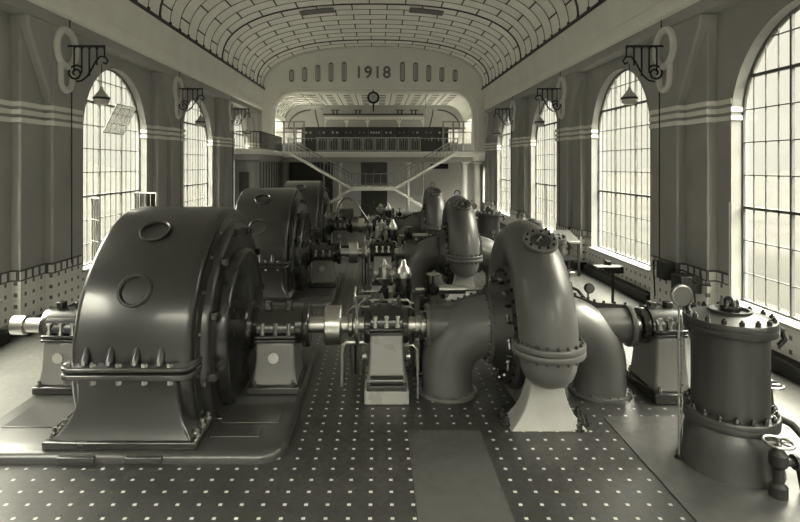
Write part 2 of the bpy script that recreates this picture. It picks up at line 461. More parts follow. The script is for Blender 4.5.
prof_in = [arc(LV*i/NS, .02) for i in range(NS+1)]
while y < YE:
    pts = [(p[0], y, p[1]) for p in prof_in]
    if k % 8 == 0: thick.tube(pts, .05, 6)
    else: thin.tube(pts, .013, 5)
    for sx in (0, 1):
        p = prof_in[0] if sx == 0 else prof_in[-1]
        thick.box(p[0]-.05, p[0]+.05, y-.06, y+.06, p[1]-.02, p[1]+.16)
    sv = .62 + (k % 2)*.92
    while sv < LV-.3:
        if y + 1 < YE:
            a = arc(sv-.045, .02); b_ = arc(sv+.045, .02)
            mx_, mz_ = (a[0]+b_[0])/2, (a[1]+b_[1])/2
            dash.tube([(mx_, y, mz_), (mx_, y+1, mz_)], .032, 6)
        sv += 1.84
    y += 1.0; k += 1
for s in (-1, 1): thick.box(s*7.66-.05, s*7.66+.05, YB, YE, 9.30, 9.40)
trim(thin, 'vault_rib'); trim(thick, 'vault_rib'); trim(dash, 'vault_rib')
# ventilation grilles in the vault
vt = []
for yy in (20.4, 28.4):
    for sgn in (-1, 1):
        lab = '%s dark ventilation grille set in the vault, %s side' % ('farther' if yy > 25 else 'nearer', 'left' if sgn < 0 else 'right')
        mb = MB(); s0 = LV/2 + sgn*2.9
        pr = [arc(s0 + d*.3, .03) for d in (-3, -2, -1, 0, 1, 2, 3)]
        for a, b_ in zip(pr[:-1], pr[1:]):
            mb.add([(a[0], yy, a[1]), (b_[0], yy, b_[1]), (b_[0], yy+.85, b_[1]), (a[0], yy+.85, a[1]),
                    (a[0], yy, a[1]-.03), (b_[0], yy, b_[1]-.03), (b_[0], yy+.85, b_[1]-.03), (a[0], yy+.85, a[1]-.03)],
                   [(0,1,2,3),(7,6,5,4),(0,4,5,1),(1,5,6,2),(2,6,7,3),(3,7,4,0)])
        tag(mb.build('ceiling_grille', 'niche'), lab, 'vent', 'ventilation grilles in the vault')

# ---- wall behind the camera, with large windows
mb = MB()
mb.box(-9, 9, YB-.3, YB, 0, 1.0); mb.box(-9, 9, YB-.3, YB, 8.6, 13)
for x0, x1 in ((-9, -7.2), (-2.6, -2.2), (2.2, 2.6), (7.2, 9)): mb.box(x0, x1, YB-.3, YB, 1.0, 8.6)
struct(mb, 'wall_back', 'wall')
for x0, x1 in ((-7.2, -2.6), (-2.2, 2.2), (2.6, 7.2)):
    wi[0] += 1; mb = MB(); n = 12
    for k in range(n+1): x = x0 + (x1-x0)*k/n; mb.box(x-.02, x+.02, YB-.2, YB-.14, 1.0, 8.6)
    for k in range(11): z = 1.0 + .76*k; mb.box(x0, x1, YB-.2, YB-.14, z-.02, z+.02)
    w = struct(mb, 'window_%d' % wi[0], 'sash', smooth=0, loc=(x0, YB, 1))
    MB().box(x0, x1, YB-.175, YB-.165, 1.0, 8.6).build('pane', 'glass', w, smooth=0)

# ---- arch wall with 1918
def opening_pts(hw, top, rad, n=10):
    pts = [(-hw, 4.3), (-hw, top-rad)]
    pts += [(-hw+rad-rad*cos(PI/2*k/n), top-rad+rad*sin(PI/2*k/n)) for k in range(1, n+1)]
    pts += [(hw-rad+rad*sin(PI/2*k/n), top-rad+rad*cos(PI/2*k/n)) for k in range(0, n+1)]
    pts += [(hw, 4.3)]
    return pts
inner = opening_pts(7.0, 9.1, 1.5)
mb = MB()
# left and right jambs + top spandrel, built as strips under the vault curve
top_at = lambda x: 12.6
for a, b_ in zip(inner[:-1], inner[1:]):
    if abs(b_[0]-a[0]) < 1e-6: continue
    mb.prism([a, (a[0], 13), (b_[0], 13), b_], 1, YE, YE+.5)
mb.box(-9, -7.0, YE, YE+.5, 4.3, 13); mb.box(7.0, 9, YE, YE+.5, 4.3, 13)
struct(mb, 'wall_far', 'endwall', smooth=0)
mb = MB()
for (hw, tp, rd, r_) in ((7.08, 9.18, 1.58, .07), (7.32, 9.42, 1.8, .05)):
    mb.tube([(p[0], YE-.03, p[1]) for p in opening_pts(hw, tp, rd)[0:]], r_, 8)
trim(mb, 'slab')
trim(MB().tube([(p[0]*.985, YE-.04, VZ+(p[1]-VZ)*.965) for p in prof], .05, 8), 'slab')
# niches
def stadium(cx, z0, z1, r, n=8):
    return [(cx + r*cos(PI*k/n), z1-r + r*sin(PI*k/n)) for k in range(n+1)] + [(cx - r*cos(PI*k/n), z0+r - r*sin(PI*k/n)) for k in range(n+1)]
tops = [11.38, 11.33, 11.17, 11.0, 10.83]
for s in (-1, 1):
    for i in range(5):
        cx = s*(2.05 + .925*i)
        num = ('first', 'second', 'third', 'fourth', 'fifth')[i]
        t = thing('wall_grille', 'arched grille slot on the far wall, %s from the year to the %s' % (num, 'left' if s < 0 else 'right'), 'grille', (cx, YE, 9.75), 'arched grilles beside the year')
        MB().prism(stadium(cx, 9.85, tops[i]-.12, .17), 1, YE-.03, YE+.02).build('panel', 'niche', t)
        sl = MB()
        for q in (-.09, 0, .09): sl.box(cx+q-.015, cx+q+.015, YE-.05, YE-.02, 9.98, tops[i]-.25)
        build_each(sl, 'slat', 'endwall', t)
        MB().tube([(p[0], YE-.01, p[1]) for p in stadium(cx, 9.72, tops[i], .33)], .028, 6, closed=True).build('surround', 'slab', t)
def text_mesh(txt, name, size, loc, mat, depth=.04, off=0.):
    cu = bpy.data.curves.new(name, 'FONT'); cu.body = txt; cu.size = size; cu.extrude = depth; cu.align_x = 'CENTER'; cu.offset = off; cu.space_character = 1.12
    o = bpy.data.objects.new(name, cu); COL.objects.link(o)
    bpy.context.view_layer.update()
    me = bpy.data.meshes.new_from_object(o); bpy.data.objects.remove(o)
    me.materials.clear(); me.materials.append(M[mat])
    o = bpy.data.objects.new(name, me); COL.objects.link(o); o.location = loc; o.rotation_euler = (PI/2, 0, 0)
    return o
yr = text_mesh('1918', 'year_numerals', 1.17, (-.03, YE-.035, 10.13), 'niche', .03, .014)
tag(yr, 'raised dark year numerals reading 1918 on the far end wall', 'sign')

# ---- gallery room behind the arch wall
mb = MB(); mb.box(-9, 9, YG, YG+.3, 0, 5.95); mb.box(-9, 9, YG, YG+.3, 7.0, 9.6)
for xa, xb in ((-9, -6.6), (-5.0, 5.9), (7.2, 9)): mb.box(xa, xb, YG, YG+.3, 5.95, 7.0)
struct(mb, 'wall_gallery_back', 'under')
# gallery ceiling, curved into the sides, open glazed strips in the left cove
gp = [(-7.6, 7.6)] + [(-7.6 + 1.5*(1-cos(PI/2*k/6)), 7.6 + 1.5*sin(PI/2*k/6)) for k in range(1, 7)] + [(-4.2, 9.1), (-1.4, 9.1), (1.4, 9.1), (4.2, 9.1)] + [(7.6 - 1.5*(1-cos(PI/2*k/6)), 7.6 + 1.5*sin(PI/2*k/6)) for k in range(6, -1, -1)]
mb = MB(); yy = [YE+.5 + (YG-YE-.5)*k/12 for k in range(13)]
gl = MB()
for i in range(len(gp)-1):
    a, b_ = gp[i], gp[i+1]
    for k in range(12):
        y0, y1 = yy[k], yy[k+1]
        q = [(a[0], y0, a[1]), (b_[0], y0, b_[1]), (b_[0], y1, b_[1]), (a[0], y1, a[1])]
        if (1 <= i <= 6) and (k % 2 == 1): gl.add(q, [(0,1,2,3)]); continue
        mb.add(q + [(p[0]*1.02, p[1], p[2]+.1) for p in q], [(0,1,2,3),(7,6,5,4),(0,4,5,1),(1,5,6,2),(2,6,7,3),(3,7,4,0)])
struct(mb, 'ceiling_gallery', 'vault', smooth=0)
wi[0] += 1; struct(gl, 'window_%d' % wi[0], 'skyglass', smooth=0)
mb = MB()
for k in range(1, 8):
    for i in range(9): mb.box(-4.8+1.3*i, -4.8+1.3*i+.5, YE+.5+k-.02, YE+.5+k+.02, 9.06, 9.1)
for i in range(9): mb.box(-5.2+1.3*i-.02, -5.2+1.3*i+.02, YE+.6, YG, 9.07, 9.1)
trim(mb, 'vault_rib')
# lunette ribs on gallery back wall
mb = MB()
for s in (-1, 1):
    mb.tube([(s*(7.3-1.9*(1-cos(PI/2*k/10))), YG-.03, 7.2+1.5*sin(PI/2*k/10)) for k in range(11)], .05, 6)
    mb.tube([(s*(4.7+.35*sin(k/10*1.4)), YG-.03, 7.2+.17*k) for k in range(10)], .045, 6)
mb.box(-7.8, 7.8, YG-.05, YG, 7.05, 7.2)
trim(mb, 'vault_rib')
# back windows of the gallery room
def flat_window(x0, x1, z0, z1, nx, nz, y):
    wi[0] += 1; mb = MB()
    for k in range(nx+1): x = x0 + (x1-x0)*k/nx; mb.box(x-.03, x+.03, y-.05, y, z0, z1)
    for k in range(nz+1): z = z0 + (z1-z0)*k/nz; mb.box(x0, x1, y-.05, y, z-.03, z+.03)
    return struct(mb, 'window_%d' % wi[0], 'white', smooth=0)
for s in (-1, 1):
    for ya, yb in ((40.2, 41.3), (42.7, 43.8), (45.0, 46.1)):
        for z0, z1 in ((1.2, 3.9), (5.8, 8.0)):
            wi[0] += 1; mb = MB(); x = s*XG
            for k in range(4): y = ya + (yb-ya)*k/3; mb.box(x-.02, x+.02, y-.02, y+.02, z0, z1)
            for k in range(5): z = z0 + (z1-z0)*k/4; mb.box(x-.02, x+.02, ya, yb, z-.02, z+.02)
            struct(mb, 'window_%d' % wi[0], 'sash', smooth=0)
flat_window(-6.6, -5.0, 5.95, 7.0, 4, 3, YG+.2); flat_window(5.9, 7.2, 5.95, 7.0, 4, 3, YG+.2)
# ------ gallery floor, side balcony
struct(MB().box(-8.3, 8.3, YE-.15, YG, 4.55, 4.92), 'floor_gallery', 'slab', bevel=.03)
trim(MB().box(-8.3, 8.3, YE+.05, YE+.6, 4.2, 4.56), 'under', bevel=.02)  # shade below the gallery edge put into the darker plaster colour
trim(MB().box(-8.3, 8.3, YE-.22, YE-.1, 4.72, 4.94), 'slab', bevel=.03)
trim(MB().box(-8.0, -6.35, 31.1, YE-.1, 4.62, 4.94), 'slab', bevel=.03)
trim(MB().box(-8.0, -6.45, 31.25, YE-.1, 4.3, 4.64), 'under', bevel=.02)  # same darker plaster, shade under the balcony edge painted in

# lower rooms under the gallery
YU = 42.6
mb = MB()
mb.box(-9, -1.0, YU, YU+.2, 0, 4.56); mb.box(1.05, 9, YU, YU+.2, 0, 4.56); mb.box(-1.0, 1.05, YU, YU+.2, 4.35, 4.56); mb.box(-1.0, 1.05, YU, YU+.2, 2.0, 2.45)
struct(mb, 'wall_under_gallery', 'endwall')
trim(MB().box(4.0, 8.0, YU-.03, YU+.02, 0, 1.25), 'dado_back')
trim(MB().box(-8.0, -3.2, YU-.06, YU+.02, 0, 4.5), 'wood', bevel=.02)
def door(x0, x1, z0, z1, y, mat, n):
    mb = MB().box(x0, x1, y, y+.08, z0, z1)
    d = struct(mb, 'door_%d' % n, mat, loc=(x0, y, z0))
    p = MB(); xm = (x0+x1)/2
    for xa, xb in ((x0+.08, xm-.05), (xm+.05, x1-.08)):
        p.box(xa, xb, y-.03, y+.01, z0+.1, z0+(z1-z0)*.45); p.box(xa, xb, y-.03, y+.01, z0+(z1-z0)*.5, z1-.1)
    p.build('door_panel', mat, d, bevel=.02)
    MB().cyl((xm, y-.08, z0+1.0), (xm, y-.08, z0+1.2), .02, 8).build('door_handle', 'steel', d)
    return d
door(-1.0, 1.05, 2.45, 4.35, YU+.05, 'wood_mid', 1)
door(-1.0, 1.05, 0, 2.0, YU+.05, 'wood', 2)
# columns under the gallery
cols = [(-3.5, 'rail', .07), (-2.35, 'slab', .13), (2.45, 'slab', .13), (3.5, 'rail', .07), (6.45, 'slab', .22), (-6.3, 'wall', .22), (7.35, 'slab', .25)]
ordn = ['slim iron column at the left stair flight', 'pale round column left of the stair landing', 'pale round column right of the stair landing', 'slim iron column at the right stair flight', 'thick white column under the right end of the gallery', 'thick dark column under the left end of the gallery', 'outermost thick white column beside the right hand wall']
for (x, mt, r), lab in zip(cols, ordn):
    t = thing('column', lab, 'column', (x, YE+.3, 0), None)
    MB().lathe([(r, 0.12), (r*.93, 4.0), (r*1.0, 4.05)], (x, YE+.3, 0), seg=16).build('shaft', mt, t)
    MB().lathe([(r*1.5, 0), (r*1.5, .08), (r*1.15, .14)], (x, YE+.3, 0), seg=16).build('base', mt, t)
    MB().lathe([(r*1.0, 4.0), (r*1.5, 4.14), (r*1.5, 4.2)], (x, YE+.3, 0), seg=16).build('capital', mt, t)
tag(MB().box(4.45, 5.8, YU-.09, YU-.031, 3.7, 4.1).build('wall_plaque', 'iron', bevel=.01), 'dark rectangular plaque high on the pale wall under the gallery', 'plaque')
# speckled low parapets either side of the stair foot
for s, lab in ((-1, 'left'), (1, 'right')):
    tag(MB().box(min(s*1.9, s*4.2), max(s*1.9, s*4.2), YE-3.2, YE-3.0, 0, .95).build('stone_parapet', 'speckle', bevel=.03), 'speckled stone parapet on the %s of the stair foot' % lab, 'parapet', 'stone parapets by the stair')

# side wall partition under left balcony with doors
mb = MB(); mb.box(-8.0, -6.7, 31.6, 31.8, 0, 4.3); struct(mb, 'wall_left_partition', 'wall')
door(-7.7, -7.15, 0, 3.6, 31.5, 'wood', 3)
mb = MB(); mb.box(-6.75, -6.6, 31.6, YU, 0, 4.3); struct(mb, 'wall_left_store', 'wall')
mb = MB()
for k in range(12): mb.box(-6.6, -6.52, 31.9+k*.85, 31.9+k*.85+.12, .1, 4.2)
trim(mb, 'wood_mid')

# stairs
YS = YE-.75
def stair():
    t = thing('gallery_staircase', 'symmetrical double staircase climbing to the gallery with pale stringers', 'staircase', (0, YS, 0))
    for s in (-1, 1):
        top = (s*5.75, 4.85); mid = (s*1.45, 2.38); bot = (s*5.0, .12)
        for (a, b_) in ((top, mid), (mid, bot)):
            for yy_ in (YS-.55, YS+.45):
                m_ = MB(); m_.prism([(a[0], a[1]-.11), (a[0], a[1]+.10), (b_[0], b_[1]+.10), (b_[0], b_[1]-.11)], 1, yy_, yy_+.1)
                m_.build('stringer', 'slab' if yy_ < YS else 'under', t, bevel=.01)
            st = MB(); n_ = 14
            for k in range(n_):
                f = (k+.5)/n_; x = a[0]*(1-f)+b_[0]*f; z = a[1]*(1-f)+b_[1]*f; st.box(x-.15, x+.15, YS-.5, YS+.5, z-.02, z+.03)
            build_each(st, 'tread', 'wood_mid', t)
            if a == top:
                rl = MB()
                rl.cyl((a[0], YS-.5, a[1]+1.0), (b_[0], YS-.5, b_[1]+1.0), .035, 8)
                rl.cyl((a[0], YS-.5, a[1]+.75), (b_[0], YS-.5, b_[1]+.75), .02, 6)
                for k in range(19):
                    f = k/18; x = a[0]*(1-f)+b_[0]*f; z = a[1]*(1-f)+b_[1]*f
                    rl.cyl((x, YS-.5, z), (x, YS-.5, z+1.0), .016 if k % 6 else .04, 6)
                rl.build('handrail', 'rail', t)
    m_ = MB(); m_.box(-1.47, 1.47, YS-.55, YS+.5, 2.25, 2.5); m_.build('landing', 'slab', t, bevel=.02)
    rl = MB(); rl.cyl((-1.5, YS-.5, 3.4), (1.5, YS-.5, 3.4), .03, 8); rl.cyl((-1.5, YS-.5, 2.75), (1.5, YS-.5, 2.75), .015, 6)
    for k in range(7): x = -1.5 + .5*k; rl.cyl((x, YS-.5, 2.45), (x, YS-.5, 3.4), .022, 6)
    rl.build('landing_railing', 'rail', t)
stair()
# gallery railing
t = thing('gallery_railing', 'pale framed mesh railing along the gallery front', 'railing', (0, YE-.05, 4.92))
n = 9; x0, x1 = -4.0, 3.35
for k in range(n):
    a = x0 + (x1-x0)*k/n; b_ = x0 + (x1-x0)*(k+1)/n; m_ = MB()
    for zz in (5.02, 5.9): m_.box(a+.04, b_-.04, YE-.02, YE+.02, zz-.035, zz+.035)
    for xx in (a+.05, b_-.05): m_.box(xx-.035, xx+.035, YE-.02, YE+.02, 5.0, 5.92)
    for q in range(1, 5): xx = a + (b_-a)*q/5; m_.box(xx-.014, xx+.014, YE-.01, YE+.01, 5.0, 5.9)
    m_.build('railing_panel', 'rail', t)
m_ = MB().box(x0, x1, YE-.04, YE+.04, 5.9, 5.96); m_.build('top_rail', 'rail', t)
for s, a, b_ in ((-1, -7.0, -4.0), (1, 3.35, 5.7)):
    t = thing('iron_railing', 'dark thin iron railing at the %s end of the gallery edge' % ('left' if s < 0 else 'right'), 'railing', (a, YE, 4.92))
    m_ = MB()
    for k in range(int((b_-a)/.16)+1): x = a + .16*k; m_.cyl((x, YE, 4.92), (x, YE, 5.85), .012, 6)
    build_each(m_, 'bar', 'iron', t); MB().box(a, b_, YE-.03, YE+.03, 5.85, 5.9).build('top_rail', 'rail', t)
t = thing('iron_railing', 'dark iron railing of the side balcony by the left wall', 'railing', (-6.42, 31.2, 4.94))
m_ = MB()
for k in range(46): m_.cyl((-6.42, 31.2+.155*k, 4.94), (-6.42, 31.2+.155*k, 5.9), .014, 6)
for k in range(9): m_.cyl((-7.75+.16*k, 31.2, 4.94), (-7.75+.16*k, 31.2, 5.9), .014, 6)
build_each(m_, 'bar', 'iron', t)
m_ = MB().box(-6.46, -6.38, 31.17, YE-.1, 5.88, 5.94); m_.box(-7.85, -6.38, 31.17, 31.23, 5.88, 5.94); m_.build('top_rail', 'iron', t)
# wood & glass partition left rear, screen right rear of gallery
for s in (-1, 1):
    t = thing('glazed_partition', 'tall wood framed glazed partition at the %s end of the gallery' % ('left' if s < 0 else 'right'), 'partition', (s*6.2, YE+3.2, 4.92))
    a, b_ = sorted((s*5.3, s*7.6)); m_ = MB(); g = MB()
    for k in range(4): x = a + (b_-a)*k/3; m_.box(x-.06, x+.06, YE+3.15, YE+3.25, 4.92, 7.35)
    for z in (4.95, 5.6, 6.5, 7.3): m_.box(a, b_, YE+3.15, YE+3.25, z-.05, z+.05)
    m_.build('frame', 'wood_mid', t); g.box(a, b_, YE+3.19, YE+3.21, 5.6, 7.3); g.build('pane', 'glass', t, smooth=0)
    MB().box(a, b_, YE+3.17, YE+3.23, 4.95, 5.6).build('lower_panel', 'wood', t)
# bright windows: rear wall (either side of the board) and right side wall of the gallery room
def cut_window(x0, x1, z0, z1, name_y):
    pass
# switchboard
YW = 42.0
for k in range(11):
    x = -5.55 + 1.03*k; dark = 'marble'
    side = ('leftmost', 'second from the left', 'third from the left', 'fourth from the left', 'fifth from the left', 'middle', 'fifth from the right', 'fourth from the right', 'third from the right', 'second from the right', 'rightmost')[k]
    t = thing('switchboard_panel', 'black switchboard cabinet with instruments on the gallery, %s of the row' % side, 'switchboard', (x+.5, YW, 4.92), 'switchboard panels on the gallery')
    cb = MB().box(x, x+1.01, YW, YW+.5, 4.92, 6.93).build('cabinet', 'marble', t, bevel=.015)
    rng = random.Random(k)
    nd = 2 if k not in (5,) else 4
    for q in range(nd):
        xx = x + 1.01*(q+1)/(nd+1); zz = 6.5 - (q % 2)*.0
        MB().lathe([(.085, 0), (.085, -.0), (.085, .03), (.06, .035)], (xx, YW, zz), (0,-1,0), 14).build('dial', 'white' if rng.random() > .55 else 'dial', cb)
    for q in range(3):
        xx = x + .25*(q+1); MB().box(xx-.025, xx+.025, YW-.06, YW, 5.85, 6.05+.1*rng.random()).build('switch', 'steel_dark' if rng.random() > .3 else 'brass', cb)
# busbar frame above the board
t = thing('busbar_frame', 'long pale frame of arched bays carrying busbars above the switchboard', 'frame', (-.3, YW+1.0, 6.9))
yb = YW+1.0; xs = [-3.75, -2.15, -.6, 2.1, 3.75]
m_ = MB(); segs = [(-3.85, -2.15), (-2.15, -.5), (-.5, 2.0), (2.0, 3.9)]
for a, b_ in segs:
    m_.box(a-.06, a+.06, yb-.05, yb+.05, 4.92, 7.75); m_.tube([(a+.08, yb, 7.3), (a+.12, yb, 7.5), (a+.25, yb, 7.62), (b_-.25, yb, 7.62), (b_-.12, yb, 7.5), (b_-.08, yb, 7.3)], .05, 6)
m_.box(3.84, 3.96, yb-.05, yb+.05, 4.92, 7.75); m_.box(-3.9, 3.96, yb-.06, yb+.06, 7.62, 7.82)
m_.build('frame', 'slab', t, bevel=.01)
MB().box(-4.0, 3.9, yb-.03, yb+.03, 7.95, 8.05).build('busbar', 'iron', t)
for x in (-3.2, -2.9, -1.4, -1.1, 1.9, 2.2, 3.3, 3.0):
    MB().lathe([(.04, 0), (.07, .05), (.04, .1), (.07, .15), (.04, .2), (.06, .27)], (x, yb, 8.05), seg=10).build('insulator', 'iron', t)
build_each(MB().box(-3.4, -2.7, yb-.03, yb+.03, 8.3, 8.36).box(-1.6, -.9, yb-.03, yb+.03, 8.3, 8.36).box(1.7, 2.4, yb-.03, yb+.03, 8.3, 8.36).box(2.8, 3.5, yb-.03, yb+.03, 8.3, 8.36), 'upper_bar', 'iron', t)
# clock
t = thing('wall_clock', 'round double faced clock hanging from the arch under the year', 'clock', (0, YE-.1, 9.0))
cc = MB().lathe([(.40, -.09), (.43, -.05), (.43, .05), (.40, .09)], (0, YE-.15, 8.72), (0,-1,0), 28).build('case', 'iron', t)
MB().lathe([(.29, 0), (.29, .02)], (0, YE-.24, 8.72), (0,-1,0), 28).build('dial', 'white', cc)
m_ = MB(); m_.cyl((0, YE-.27, 8.72), (.1, YE-.27, 8.9), .014, 6); m_.cyl((0, YE-.27, 8.72), (-.09, YE-.27, 8.93), .012, 6); m_.build('hand', 'iron', cc)
m_ = MB(); m_.cyl((0, YE-.15, 9.1), (0, YE-.15, 9.25), .05, 8); m_.cyl((0, YE-.15, 7.75), (0, YE-.15, 8.35), .05, 8); m_.build('stem', 'iron', t)
# small gallery pendants
for x, z, lab in ((-3.7, 8.0, 'left'), (3.75, 7.7, 'right')):
    t = thing('pendant_lamp', 'small pendant lamp hanging over the gallery on the %s of the clock' % lab, 'lamp', (x, YE+.8, z))
    MB().lathe([(.02, .35), (.05, .3), (.16, .08), (.17, 0), (.1, -.08)], (x, YE+.8, z), seg=14).build('lamp_shade', 'white', t)
    MB().cyl((x, YE+.8, z+.3), (x, YE+.8, 9.1), .012, 6).build('cord', 'iron', t)

# ================================================================== WALL BRACKETS WITH LAMPS, RING ORNAMENTS
def ring_orn(s, c, lab):
    x = s*(XA-.02); pts = []
    c = c - .1; zc, R, zl, rl = 7.05, .43, 6.25, .25
    # big ring, then a smaller loop running down from it
    mb = MB()
    mb.tube([(x, c + R*cos(2*PI*k/32), zc + R*1.1*sin(2*PI*k/32)) for k in range(32)], .10, 8, closed=True)
    lp = [(x, c + rl*1.0, 6.72), (x, c + rl*1.05, 6.5), (x, c + rl, 6.25)] + [(x, c + rl*cos(PI*k/12), 6.2 - rl*sin(PI*k/12)) for k in range(13)] + [(x, c - rl, 6.25), (x, c-rl*1.05, 6.5), (x, c - rl, 6.72)]
    mb.tube(lp, .085, 8)
    return tag(mb.build('plaster_ornament', 'ring', loc=(x, c, 6.0)), lab, 'ornament', 'keyhole shaped plaster rings on the piers')
def bracket(s, c, labs):
    x0 = s*(XA-.02); d = -s; t = thing('lamp_bracket', labs[0], 'bracket', (x0, c, 7.1), 'wrought iron lamp brackets on the piers')
    zt, L_ = 7.13, .93
    m_ = MB(); m_.box(min(x0, x0+d*L_), max(x0, x0+d*L_), c-.03, c+.03, zt-.02, zt+.02); m_.sphere((x0+d*(L_+.02), c, zt), .035, 8)
    m_.build('top_bar', 'iron', t)
    m_ = MB()
    for k in range(5):
        xx = x0 + d*(.16 + .20*k); zb = (6.45, 6.42, 6.34, 6.62, 6.85)[k]
        m_.tube([(xx, c, zt), (xx, c, zb)], .022, 6)
        if k < 4: m_.tube([(xx + d*.10 + d*.1*cos(PI - PI*q/8), c, zt-.12 + .10*sin(PI*q/8)) for q in range(9)], .013, 5)
    m_.build('vertical_bar', 'iron', t)
    # big scroll near the wall running into a rising curve
    pts = []
    for q in range(34):
        a = q/33*2*PI*1.55; r_ = .05 + .17*q/33
        pts.append((x0 + d*(.20) + d*r_*cos(a+2.2), c, 6.42 + r_*sin(a+2.2)*-1))
    end = pts[-1]
    m_ = MB(); m_.tube(pts, .026, 6)
    ex = (end[0]-x0)*d
    cur = [(.22, 6.2), (.36, 6.22), (.5, 6.33), (.62, 6.52), (.72, 6.72), (.84, 6.86), (.98, 6.84), (1.05, 6.74), (1.0, 6.66), (.92, 6.7)]
    m_.tube([(x0 + d*a, c, b_) for a, b_ in cur], .025, 6); m_.build('scroll', 'iron', t)
    lx = x0 + d*.88
    l = thing('pendant_lamp', labs[1], 'lamp', (lx, c, 5.75), 'pendant lamps on the wall brackets')
    MB().cyl((lx, c, 5.98), (lx, c, 6.66), .01, 6).build('cord', 'iron', l)
    ls = MB().lathe([(.03, .30), (.05, .22), (.06, .2), (.20, .02), (.20, -.0)], (lx, c, 5.76), seg=20).build('lamp_shade', 'lampshade', l)
    MB().lathe([(.19, 0), (.19, -.10), (.12, -.16), (.0, -.17)], (lx, c, 5.75), seg=20, cap=False).build('glass_globe', 'white', ls)
    MB().lathe([(.21, .03), (.215, 0), (.205, -.02)], (lx, c, 5.75), seg=20).build('rim', 'iron', ls)
nm = {14.35: 'nearest', 22.35: 'second', 30.35: 'third'}
for s in (-1, 1):
    sd = 'left' if s < 0 else 'right'
    for c in pier_c[2:5]:
        w = nm[round(c, 2)]
        trim(MB().tube([(s*(XA-.01), c+.1, 7.9), (s*(XA-.01), c+.1, 7.6)], .014, 6).tube([(s*(XA-.06), c+.1, 5.95), (s*(XA-.06), c+.1, 1.4)], .014, 6), 'iron')
        ring_orn(s, c, 'pale keyhole ring ornament on the %s pier of the %s wall' % (w, sd))
        bracket(s, c, ('black scrolled iron bracket on the %s pier of the %s wall' % (w, sd), 'conical pendant lamp hanging by the %s pier of the %s wall' % (w, sd)))
ring_orn(1, 37.92, 'pale keyhole ring ornament on the farthest right pier by the gallery')

# ================================================================== MACHINES (unit 1 built, others copied)
UY, UZ = 9.65, 1.17
units = []      # (root, label template)
GRP = []
def reg(root, tmpl, group):
    root['group'] = group; units.append((root, tmpl)); root['label'] = tmpl.format(w='front'); return root

# ---- generator
def flat_ring(mb, x0, x1, ro, ri, c=(UY, UZ), seg=64):
    return mb.lathe([(ri, 0), (ro, 0), (ro, x1-x0), (ri, x1-x0)], (x0, c[0], c[1]), (1,0,0), seg)
g = reg(thing('generator', '', 'generator', (-3.1, UY, 0)), '{w} dark enamelled drum shaped generator in the left hand row', 'drum generators in a row on the left')
RB = 2.09
MB().lathe([(1.75, -3.95), (RB-.05, -3.95), (RB-.01, -3.91), (RB, -3.86), (RB, -2.42), (RB-.015, -2.34), (RB-.05, -2.29), (RB-.12, -2.27), (1.98, -2.24), (1.78, -2.24)], (0, UY, UZ), (1,0,0), 112).build('barrel_casing', 'casing', g, smooth=50)
MB().lathe([(1.80, -2.30), (1.80, -2.17), (1.77, -2.13), (1.70, -2.12), (1.60, -2.16), (1.40, -2.16)], (0, UY, UZ), (1,0,0), 80).build('shield_ring', 'casing', g, smooth=50)
MB().lathe([(1.36, -2.2), (1.36, -2.03), (1.33, -1.98), (1.27, -1.97), (1.22, -2.0), (.55, -1.93), (.42, -1.90), (.40, -1.84), (.20, -1.84)], (0, UY, UZ), (1,0,0), 72).build('end_disc', 'casing_dark', g, smooth=50)
MB().lathe([(.15, -3.9), (1.70, -3.98), (1.75, -3.94), (1.75, -3.9)], (0, UY, UZ), (1,0,0), 64).build('rear_shield', 'casing_dark', g, smooth=50)
m_ = MB()
m_.bolts((-2.26, UY, UZ), (1,0,0), 1.88, 20, .028, .035, .1)
build_each(m_, 'shield_bolt', 'steel_dark', g)
for k in range(9):
    a = -1.2 + k*.52   # lifting lugs round the ring facing +x
    yy_ = UY - 1.70*cos(a)*1.0; zz_ = UZ + 1.70*sin(a)
    MB().box(-2.16, -2.03, yy_-.06, yy_+.06, zz_-.06, zz_+.06).build('lug', 'casing_dark', g, bevel=.015)
MB().lathe([(.09, 0), (.09, .04), (.06, .05)], (-2.19, UY-1.72, UZ-.35), (1,0,0), 16).build('round_cap', 'casing', g)
MB().lathe([(.09, 0), (.09, .04), (.06, .05)], (-2.19, UY-1.45, UZ-1.02), (1,0,0), 16).build('round_cap', 'casing', g)
def port(ang):
    a = math.radians(ang); c = (-3.16, UY - (RB-.005)*cos(a), UZ + (RB-.005)*sin(a)); ax = (0, -cos(a), sin(a))
    m_ = MB(); N_ = 32; vs = []; prf = [(.20, .0), (.20, .03), (.215, .045), (.235, .045), (.25, .03), (.25, -.02)]
    u = Vector((1,0,0)); w_ = Vector(ax).cross(u)
    rings = []
    for r_, h in prf:
        rg = []
        for k in range(N_):
            th = 2*PI*k/N_; du = r_*cos(th); dw = r_*sin(th)
            # follow the drum's curvature
            aa = a + dw/RB
            rr = RB + h
            rg.append(Vector((c[0]+du, UY - rr*cos(aa), UZ + rr*sin(aa))))
        rings.append(rg)
    m_.loft(rings, cap=False); return m_.build('porthole_rim', 'casing', g)
port(29.5); port(59)
